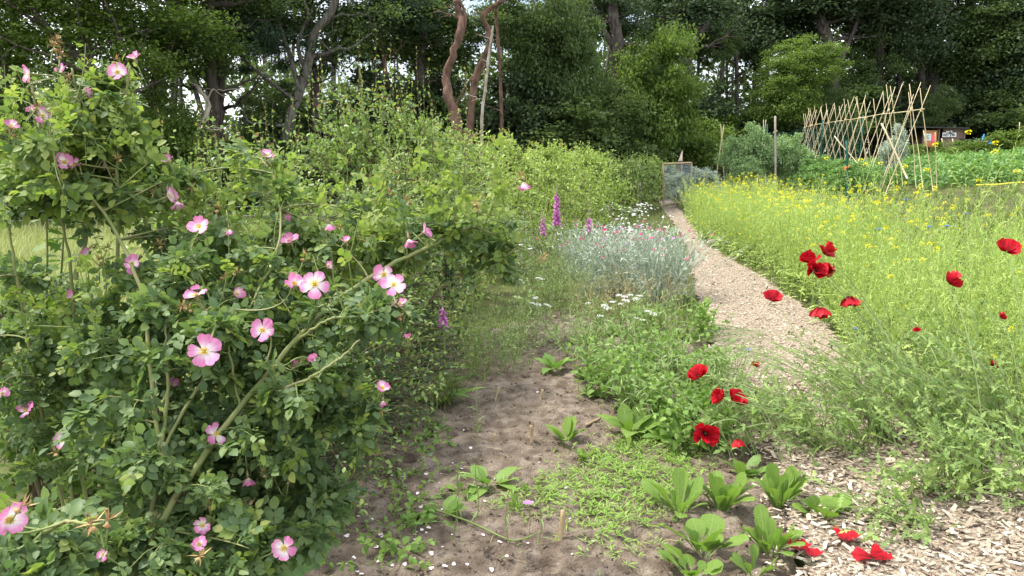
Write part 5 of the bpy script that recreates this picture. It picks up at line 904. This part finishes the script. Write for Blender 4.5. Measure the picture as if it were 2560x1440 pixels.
k = U(0, 1, len(x)) < np.clip(1.15-.03*y, .4, 1)*.8; x, y = x[k], y[k]; n = len(x)
flw = U(0, 1, n) < np.where(y > 6.2, .55, .08); var = np.where(flw, 0, 6)+rng.integers(0, 6, n); base = np.stack([x, y, g(x, y)], 1); sc = U(.68, 1.05, n)*np.where(x/y > .5, .96, 1.0)*np.clip(.55+.45*(np.abs(x-(1.45+.115*y))/.3), .6, 1)
dist = np.hypot(x, y); inv = (x/y > .2) & (x/y < .66); o_ = np.argsort(dist+(~inv)*50); ang = U(0, 6.28, n); tl = rng.normal(size=(n, 2))*.10
def tiltR(a, tx, ty): return rz(a)@frames(A([tx*0, 1, -ty]), A([tx, ty, 1]))[0]
for j in o_[:300]:
    t = thing('mustard_plant', ('mustard plant with yellow flower heads in the front of the field' if flw[j] else 'mustard plant gone to yellow-green pods in the front of the field'), 'mustard plant', base[j], 'flowering mustard plants' if flw[j] else 'mustard plants in pod')
    R = tiltR(ang[j], *tl[j]); place('stem', MUm[var[j]][0], t, R, base[j], sc[j])
    if MUm[var[j]][1]: o_h = place('flower_head', MUm[var[j]][1], t, R, base[j], sc[j]); o_h['kind'] = 'stuff'
mb = MB(); fb = MB(); rest = o_[300:]
for v in range(12):
    k = rest[var[rest] == v]
    if len(k):
        Rr = np.array([tiltR(ang[i], *tl[i]) for i in k]); mb.inst(MU[v][0], Rr, base[k], sc[k]); T = MU[v][1]
        if T: mb.inst((T[0], [(f, 1) for f, _ in T[1]]), Rr, base[k], sc[k])
print('mustard', n)
tag(part('mustard_field', mb, [M['pod'], M['yellow']]), 'dense field of yellow-green mustard in flower and pod beside the path', 'mustard field', kind='stuff')
# tall single mustard stems that stand above the field
for lab, px, py, d in (('tall single mustard stem in front of the potato bed at the far right', 2490, 372, 6.2), ('mustard stem with a yellow head in front of the shed potatoes', 2400, 400, 6.4), ('mustard stem rising in front of the near end of the trellis', 2200, 432, 7.2), ('mustard stem with yellow head at the middle of the trellis foot', 2110, 425, 8.0), ('bushy mustard stem under the near trellis poles', 2250, 440, 7.0), ('mustard stem at the right edge above the yellow hose', 2555, 398, 5.9)):
    e = Q(px, py, d); b = G(e[0]+.05, d); t = thing('mustard_plant', lab, 'mustard plant', b, 'tall mustard stems above the field'); h = e[2]-b[2]; me = MUm[1]; s = h/.85; place('stem', me[0], t, rz(U(0, 6)), b, s); place('flower_head', me[1], t, np.eye(3), b, s)['kind'] = 'stuff'
# cornflowers above the field
CFme = tomesh(headT(9, .02, .45, leafT([(0, 0), (.7, .22), (1, 0)], 1, .1, .1)), 'bloom', M['blue'])
for lab, px, py, d, bx, by in (('blue cornflower highest in the yellow field', 2265, 500, 4.6, 2290, 1000), ('left blue cornflower of a pair in the right field', 2322, 568, 4.2, 2350, 1050), ('right blue cornflower of a pair in the right field', 2367, 566, 4.2, 2390, 1060), ('small blue cornflower left of the pair in the field', 2198, 574, 4.6, 2230, 980), ('blue cornflower lying over the path chips', 1872, 876, 4.6, 1800, 960), ('pale blue cornflower far right in the yellow field', 2415, 535, 4.6, 2440, 1000), ('purple-blue cornflower low in the poppy foliage', 2140, 822, 4.0, 2160, 1060)):
    b = P(bx, by); e = Q(px, py, d); t = thing('cornflower', lab, 'cornflower', b, 'blue cornflowers'); stem_to(t, b, e, A(0, 0, 1), .05, .0016); place('bloom', CFme, t, np.eye(3), e, 1.0 if px != 2140 else .7)
    mb = MB(); tubes(mb, np.stack([e-A(0, 0, .014), e-A(0, 0, .006), e+A(0, 0, .001)], 0)[None], A(.002, .005, .004)[None], 6); part('calyx', mb, M['poppyleaf'], t)

# ================================================================== THE VEGETABLE PLOT BEHIND
def pole(mb, a, b, r0, r1=None, k=6, sides=6, jit=.006, m=0):
    u = np.linspace(0, 1, k)[:, None]; q = np.asarray(a)*(1-u)+np.asarray(b)*u; q[1:-1] += rng.normal(size=(k-2, 3))*jit; tubes(mb, q[None], np.linspace(r0, r1 or r0, k)[None], sides, m)
def polepart(t, a, b, r0, r1=None, m='bamboo', name='pole', **kw):
    mb = MB(); pole(mb, a, b, r0, r1, **kw); return part(name, mb, M[m], t)
# bean trellis
A0, B0 = A(8.08, 15.4), A(10.35, 27.5); rd = (B0-A0)/np.linalg.norm(B0-A0); pr = A(rd[1], -rd[0])
t = thing('bean_trellis', 'long trellis of crossed bamboo poles with a ridge pole', 'trellis', G(*A0)); ridge = []
N = 23
for i in range(N):
    c = A0+(B0-A0)*(i/(N-1))+rng.normal(size=2)*.05; gz = float(g(*c)); rp = A(c[0], c[1], gz+1.66+rng.normal()*.03); ridge.append(rp)
    for s, off in ((-1, .50), (1, .34)):
        b = c+pr*s*off*U(.85, 1.2)+rd*rng.normal()*.10; b3 = G(b[0], b[1], -.08); tp = rp+(rp-b3)*U(.22, .34)+A(rd[0], rd[1], 0)*rng.normal()*.05+A(0, 0, .0); polepart(t, b3, tp+A(pr[0], pr[1], 0)*s*.02, .0075, .0054)
for a, b in ((0, 8), (7, 13), (12, 17), (16, 22)): polepart(t, ridge[a]+A(-.03, -.15, .02), ridge[b]+A(.02, .1, .015), .010, .008, name='ridge_pole')
for i in range(N): mb = MB(); tubes(mb, np.stack([ridge[i]+A(-.02, 0, -.025), ridge[i]+A(.02, 0, .03)], 0)[None], A(.015, .015)[None], 6); part('lashing', mb, M['dry'], t)
for lab, a, b, d, r in (('thick bamboo pole leaning against the near trellis frames', (2268, 446), (2203, 308), 15.0, .016), ('bamboo pole leaning low against the middle of the trellis', (2146, 412), (2086, 340), 17.5, .013)):
    e = Q(*b, d+.3); f = Q(*a, d); o = thing('leaning_pole', lab, 'pole', f, 'poles leaning on the trellis'); polepart(o, f, e, r)
# wigwams
for lab, px, d, top, w in (('wigwam of bamboo poles left of the pea plants', 1795, 22.5, 312, 24), ('small pair of crossed bamboo poles above the pea plants', 1898, 24.5, 300, 12)):
    c = PD(px, d); b = G(c[0], d); o = thing('pole_wigwam', lab, 'wigwam', b, 'bamboo wigwams'); zt = Q(px, top, d)[2]
    for k in range(4 if d < 24 else 3):
        a = k*1.57+.5; f = b+A(math.cos(a), math.sin(a), 0)*(.24 if d < 24 else .2)-A(0, 0, .05); hub = A(b[0], b[1], b[2]+(zt-b[2])*.78); polepart(o, f, hub+(hub-f)*.28, .011, .008)
    mb = MB(); tubes(mb, np.stack([hub-A(0, 0, .03), hub+A(0, 0, .03)], 0)[None], A(.022, .022)[None], 6); part('lashing', mb, M['dry'], o)
# posts
def post(lab, px, y0, y1, d, r, m, name='garden_post', sides=8, cross=None):
    a = Q(px[0], y0, d); gz = float(g(a[0], d)); a = A(a[0], d, gz-.05); o = thing(name, lab, 'post', a, 'posts in the vegetable plot'); e = Q(px[1], y1, d); polepart(o, a, e, r, m=m, name='post', sides=sides)
    if cross is not None:
        q = a*(1-cross)+e*cross; mb = MB(); tubes(mb, np.stack([q-A(.05, 0, .03), q+A(.05, 0, .03)], 0)[None], A(.022, .022)[None], 6); part('tie', mb, M['orange'] if m == 'net' else M['dry'], o)
post('tall weathered grey post among the pea plants', (1942, 1938), 420, 290, 20.5, .028, 'grey', cross=.8)
post('dark green post with an orange tie in front of the trellis', (2123, 2116), 455, 352, 14.5, .022, 'net', cross=.62)
post('dark green net post right behind the pea plants', (1921, 1918), 420, 310, 23.5, .02, 'net')
post('yellowish thin stake in the bramble at the end of the hedge, left one', (1598, 1595), 462, 412, 21, .018, 'bamboo')
post('paler thin stake in the bramble at the end of the hedge, right one', (1603, 1600), 462, 408, 21.4, .022, 'grey')
post('short stake at the far right in front of the wood', (2534, 2534), 380, 342, 30, .02, 'bamboo'); post('tall thin stake at the far right in front of the wood', (2549, 2549), 380, 305, 30, .013, 'bamboo', cross=.75)
# green netting between its posts
o = thing('garden_net', 'dark green plastic netting hung behind the trellis', 'net', G(*PD(2000, 24.5)[:2]))
def net(o, p0, p1, h0, h1, step, w, m, name='mesh'):
    L = np.linalg.norm(p1-p0); n = int(L/step); u = np.linspace(0, 1, n)[:, None]; b = p0*(1-u)+p1*u; top = h0*(1-u)+h1*u+.05*np.sin(u*19); mb = MB(); tp = b+A(0, 0, 1)*top
    tubes(mb, np.stack([b, (b+tp)/2+rng.normal(size=b.shape)*.02, tp], 1), np.full((n, 3), w), 3); k = int(max(h0, h1)/step)
    for j in range(k+1): tubes(mb, (b+A(0, 0, 1)*top*(j/k))[None], np.full((1, n), w), 3)
    part(name, mb, M[m], o, kind='stuff')
net(o, G(*PD(1905, 24)[:2]), G(*PD(2140, 21)[:2]), 1.5, 1.65, .07, .0035, 'net')
for px, d in ((2040, 22.8), (2138, 21)): c = PD(px, d); polepart(o, G(c[0], d, -.05), G(c[0], d, 1.75), .018, m='net', name='post')
# wire mesh frame standing at the end of the path
d = 19.5; a, b = Q(1660, 487, d), Q(1728, 480, d+.35); a, b = G(a[0], a[1]), G(b[0], b[1]); h = 1.08; o = thing('mesh_frame', 'weathered wooden frame with grey wire mesh at the end of the path', 'frame', a)
ta, tb = Q(1658, 410, d), Q(1729, 407, d+.35)
for p, q in ((a, ta), (b, tb), (ta, tb), (a+A(0, 0, .08), b+A(0, 0, .08)), ((ta+tb)/2, (a+b)/2)): polepart(o, p, q, .026, m='stub', name='rail', sides=4, jit=.001)
mb = MB(); u = np.linspace(0, 1, 26)[:, None]; lo = a*(1-u)+b*u; hi = ta*(1-u)+tb*u; tubes(mb, np.stack([lo, hi], 1), np.full((26, 2), .003), 3); u = np.linspace(0, 1, 28)[:, None]; lf = a*(1-u)+ta*u; rt = b*(1-u)+tb*u; tubes(mb, np.stack([lf, rt], 1), np.full((28, 2), .003), 3); part('wire_mesh', mb, M['mesh'], o, kind='stuff')
# flags
for lab, px, pyb, pyt, d, m, s in (('small red pennant on a thin cane in front of the potato bed', (2345, 2338), 458, 330, 15.2, 'flag', 1.0), ('faded pink pennant on a thin cane above the mesh frame', (1703, 1706), 470, 376, 20, 'flagw', 1.0)):
    bs = Q(px[0], pyb, d); bs = G(bs[0], d); e = Q(px[1], pyt, d); o = thing('flag', lab, 'flag', bs, 'pennants on canes'); polepart(o, bs, e, .006, m='bamboo', name='cane')
    mb = MB(); n = 7; u = np.linspace(0, 1, n)[:, None]; w_ = np.linspace(.02, .13, n)[:, None]*s; c = e-A(0, 0, .02)-A(0, 0, .24*s)*u; L = c+A(-1, .35, -.25)*w_*.75+A(0, .02, 0)*np.sin(u*7); Rr = c+A(.35, .9, 0)*w_*.7
    for X_ in (L, Rr):
        V = np.concatenate([c, X_]); F = np.array([[i, i+1, n+i+1, n+i] for i in range(n-1)]); mb.add(V, F)
    part('cloth', mb, M[m], o)
# peas, cabbages, dill
def lump(name, label, cat, px, py, d, rx, rz_, m, grp, v=0):
    c = Q(px, py, d); b = G(c[0], d); o = thing(name, label, cat, b, grp); c[2] = max(c[2], b[2]+rz_*.5); mb = MB(); n = 8; S = np.repeat(b[None], n, 0)+rng.normal(size=(n, 3))*A(.15, .15, 0); E = c+rng.normal(size=(n, 3))*A(rx, rx, rz_)*.4
    tubes(mb, bez(S, (S+E)/2, E, 5), np.linspace(.008, .003, 5)[None], 3); part('stems', mb, M['gstem'], o, kind='stuff'); crown(o, BUSH[v], c, (rx, rx*.8, rz_), M[m], 'foliage')
for i, a in enumerate([('pea plants at the left end of the pea row', 1838, 395, 21.5, .42, .50), ('tallest pea plants left of the grey post', 1885, 375, 21.5, .48, .62), ('pea plants around the grey post', 1945, 395, 21.5, .45, .5), ('pea plants right of the grey post', 1990, 390, 21.5, .42, .52), ('low pea plants in front of the left wigwam pole', 1860, 425, 20.5, .45, .3)]): lump('pea_plants', a[0], 'pea plants', *a[1:4], a[4], a[5], 'pea', 'pea plants', i % 2)
for i, a in enumerate([('grey-green cabbage plants leaning on the mesh frame', 1700, 462, 19.0, .26, .26), ('grey-green cabbage plants right of the mesh frame', 1740, 452, 19, .28, .28), ('grey-green cabbage plants below the left wigwam', 1775, 450, 19, .26, .24)]): lump('cabbage_plants', a[0], 'cabbages', *a[1:4], a[4], a[5], 'silver', 'cabbage plants', i % 2)
for i, a in enumerate([('feathery green carrot tops at the far foot of the trellis', 2040, 425, 19.5, .5, .3), ('feathery green carrot tops below the leaning pole', 2090, 435, 18, .5, .28), ('feathery greens around the dark green post', 2135, 440, 16.5, .45, .25), ('silvery artichoke-like plant behind the near trellis poles', 2235, 375, 18.5, .3, .5)]): lump('feathery_greens', a[0], 'vegetables', *a[1:4], a[4], a[5], 'silver' if 'silvery' in a[0] else 'potato', 'feathery greens by the trellis', i % 2)
# potatoes
def potT(seed):
    r = np.random.default_rng(seed); b = MB(); n = 230; q = nrm(r.normal(size=(n, 3)))*r.uniform(.4, 1, (n, 1))**.5*A(.34, .34, .26)+A(0, 0, .28); dn = nrm(q-A(0, 0, .1)+r.normal(size=(n, 3))*.15+A(0, 0, -.05)); b.inst(BRD[seed % 2], frames(dn, nrm(A(0, 0, 1)+r.normal(size=(n, 3))*.35)), q, r.uniform(.06, .11, n))
    S = r.normal(size=(7, 3))*A(.05, .05, 0); tubes(b, np.stack([S, q[:7]], 1), A(.006, .004)[None], 3); return b.T()
POme = [tomesh(potT(i), 'potato_plant', M['potato']) for i in range(5)]
cnt = 0
for r in range(15):
    y = 15.9+r*.8
    for c in range(34):
        x = 8.75+(y-15.9)*.16+c*.5+U(-.12, .12); px = 1280+FP*x/y
        if px > 2640 or cnt >= 300: continue
        yy = y+U(-.1, .1); cnt += 1; oo = place('potato_plant', POme[int(U(0, 5))], None, rz(U(0, 6.28)), G(x, yy, -.03), U(.75, 1.02)); tag(oo, 'bushy potato plant in the dense green bed right of the trellis', 'potato plant', 'potato plants in the bed')
for r in range(3):
    for c in range(9):
        y = 17+c*1.1; x = 7.2+r*.5+(y-15.4)*.18; x -= .4; oo = place('potato_plant', POme[int(U(0, 5))], None, rz(U(0, 6.28)), G(x, y+U(-.2, .2), -.03), U(.5, .75)); tag(oo, 'low leafy vegetable plant at the foot of the trellis', 'vegetable', 'low plants at the trellis foot')
# raspberry bushes behind the potatoes
for i, a in enumerate([('raspberry bush in front of the shed', 2330, 395, 29, .9, .5), ('raspberry bush in front of the black bench', 2425, 388, 29.5, 1.0, .45), ('raspberry bush right of the blue table', 2500, 378, 29, 1.0, .6), ('tall raspberry bush at the right edge', 2560, 368, 28, 1.0, .7), ('raspberry bush behind the near trellis poles', 2265, 395, 28, .8, .5)]): lump('raspberry_bush', a[0], 'bush', *a[1:4], a[4], a[5], 'fl2', 'raspberry bushes', i % 2)
# shed
d = 35.0; x0, x1 = Q(2302, 400, d)[0], Q(2402, 400, d)[0]; xm = Q(2352, 400, d)[0]; gz = float(g(x0, d))-.1; top = Q(2400, 320, d)[2]; H_ = top-gz
o = thing('shed', 'small dark wooden shed with notices pinned to its boards', 'shed', A(x0, d, gz))
nb = 10
for i in range(nb):
    mb = MB(); z0 = gz+H_*i/nb; dy = .012*(i % 2)+U(0, .01); box(mb, (xm, d-.03-dy, z0+.006), (x1, d+.0, z0+H_/nb-.006)); part('plank', mb, M['plank'], o, smooth=False)
mb = MB(); box(mb, (xm-.02, d+.005, gz), (x1+.01, d+.03, top)); box(mb, (x0-.5, d+1.2, gz), (x1, d+1.25, top+.05)); box(mb, (x1-.03, d+.035, gz), (x1+.02, d+1.2, top)); part('wall', mb, M['plank'], o, smooth=False)
mb = MB(); box(mb, (x0, d-.05, gz+.35), (x0+.62, d-.01, top-.1)); part('notice_board', mb, M['board'], o, smooth=False)
for xx in (x0-.04, x0+.66, x1): mb = MB(); box(mb, (xx, d-.08, gz-.1), (xx+.06, d-.02, top)); part('post', mb, M['plank'], o, smooth=False)
mb = MB(); Rm = frames(A([0, 1, .06]), A([.02, 0, 1]))[0]; box(mb, (-.6, -.25, 0), (x1-x0+.12, 1.5, .05), R=Rm, t=A(x0, d, top+.01)); part('roof', mb, M['roof'], o, smooth=False)
for px, py, w, h, m, rot in ((2361, 337, .17, .20, 'paper', .0), (2370, 335, .2, .24, 'paper', -.15), (2384, 337, .24, .19, 'paper', .05), (2377, 332, .14, .18, 'paper', .2), (2319, 343, .30, .30, 'paper', 0), (2366, 346, .1, .08, 'print', 0), (2382, 346, .1, .07, 'print', .1)):
    c = Q(px, py, d-.075); mb = MB(); R2 = A([math.cos(rot), 0, -math.sin(rot)], [0, 1, 0], [math.sin(rot), 0, math.cos(rot)]); box(mb, (-w/2, -.006, -h/2), (w/2, .006, h/2), R=R2, t=c); p_ = part('notice', mb, M[m], o, smooth=False)
    if m == 'paper':
        mb = MB()
        for k in range(4): box(mb, (-w*.36, -.009, h*(.22-.16*k)-.012), (w*U(.1, .36), -.0065, h*(.22-.16*k)+.012), R=R2, t=c)
        part('print', mb, M['print'], p_, kind='stuff', smooth=False, org=worldloc(o))
# bench, table, string fence
c = PD(2405, 33.5); b = G(c[0], 33.5); o = thing('bench', 'black garden bench with a slatted back right of the shed', 'bench', b); w = .45
for k in range(4): mb = MB(); box(mb, (-w, .0, .50+.1*k), (w, .03, .58+.1*k), t=b); part('back_slat', mb, M['black'], o, smooth=False)
mb = MB(); box(mb, (-w, -.42, .42), (w, -.01, .46), t=b); part('seat', mb, M['black'], o, smooth=False)
for sx_ in (-w+.03, w-.08):
    for sy_ in (-.4, -.02): mb = MB(); box(mb, (sx_, sy_, -.05), (sx_+.05, sy_+.05, .415 if sy_ < -.1 else .9), t=b-A(0, .0, 0)+(A(0, .055, 0) if sy_ > -.1 else 0)); part('leg', mb, M['black'], o, smooth=False)
c = PD(2458, 33); b = G(c[0], 33, -.1); o = thing('table', 'rough wooden table with a blue cloth beside the bench', 'table', b); w = .45
mb = MB(); box(mb, (-w, -.35, .80), (w, .35, .85), t=b); part('table_top', mb, M['grey'], o, smooth=False)
for sx_ in (-w+.04, w-.14):
    for sy_ in (-.3, .2): mb = MB(); box(mb, (sx_, sy_, -.1), (sx_+.1, sy_+.1, .795), t=b); part('leg', mb, M['plank'], o, smooth=False)
mb = MB(); X, Y = np.meshgrid(np.linspace(-.38, .3, 12), np.linspace(-.4, .36, 12), indexing='ij'); Z = .86+.05*fbm(X*5, Y*5, 3)-.0; Z = np.where(Y < -.34, .70, Z); grid(mb, X+b[0], Y+b[1]-.03*(Y < -.34), Z+b[2]); cl = part('blue_cloth', mb, M['bluecloth'], None, org=b+A(0, 0, .86)); tag(cl, 'crumpled bright blue cloth lying on the wooden table', 'cloth')
c = PD(2432, 33); q = G(c[0], 32.85, .82); mb = MB(); tubes(mb, (q+A([0, 0, 0], [0, 0, .1], [0, 0, .16], [.01, 0, .2], [.01, 0, .24]))[None], A(.06, .06, .03, .022, .025)[None], 8); tag(part('bottle', mb, M['bluecloth'], None, org=q), 'blue bottle standing at the left end of the table', 'bottle')
o = thing('string_fence', 'low fence of bamboo posts and string in front of the shed', 'fence', G(*PD(2310, 30)[:2])); tops = []
for px, pt in ((2309, 326), (2334, 348), (2354, 346), (2381, 347)):
    c = PD(px, 30); b = G(c[0], 30, -.05); e = Q(px, pt, 30); polepart(o, b, e, .02, m='bamboo', name='post'); tops.append((b, e))
for hf in (.45, .85):
    q = np.array([a*(1-hf)+A(a[0], a[1], tops[1][1][2])*hf for a, e in tops]); mb = MB(); tubes(mb, poly(q, 14)[None], np.full((1, 14), .007), 4); part('string', mb, M['dry'], o)
c = PD(2374, 30.2); q = G(c[0], 30.2, .2); mb = MB(); box(mb, (-.05, -.02, 0), (.05, .02, .32), R=rz(.4), t=q); box(mb, (-.12, -.018, .2), (-.04, .018, .34), R=rz(.4), t=q); tag(part('garden_tool', mb, M['orange'], None, smooth=False, org=q), 'small orange plastic tool hanging by the string fence', 'tool')
# yellow hose, wire fence at the meadow
q = [G(*PD(px, d)[:2]) for px, d in ((2430, 15.3), (2480, 15.0), (2530, 15.1), (2590, 14.8), (2680, 15.0))]; mb = MB(); tubes(mb, (poly(q, 30)+A(0, 0, .05))[None], np.full((1, 30), .015), 8); tag(part('hose', mb, M['hose'], None, org=q[0]), 'yellow hose lying along the front of the potato bed', 'hose')
o = thing('wire_fence', 'thin two-strand wire fence at the far side of the meadow', 'fence', G(-13, 16))
xs = np.linspace(-14, -2, 6)
for x in xs: polepart(o, G(x, 16.2+.12*(x+14), -.1), G(x, 16.2+.12*(x+14), .62), .018, m='grey', name='post')
for z in (.35, .55): mb = MB(); tubes(mb, np.array([G(x, 16.18+.12*(x+14), z) for x in np.linspace(-14, -2, 24)])[None], np.full((1, 24), .008), 3); part('wire', mb, M['wire'], o)
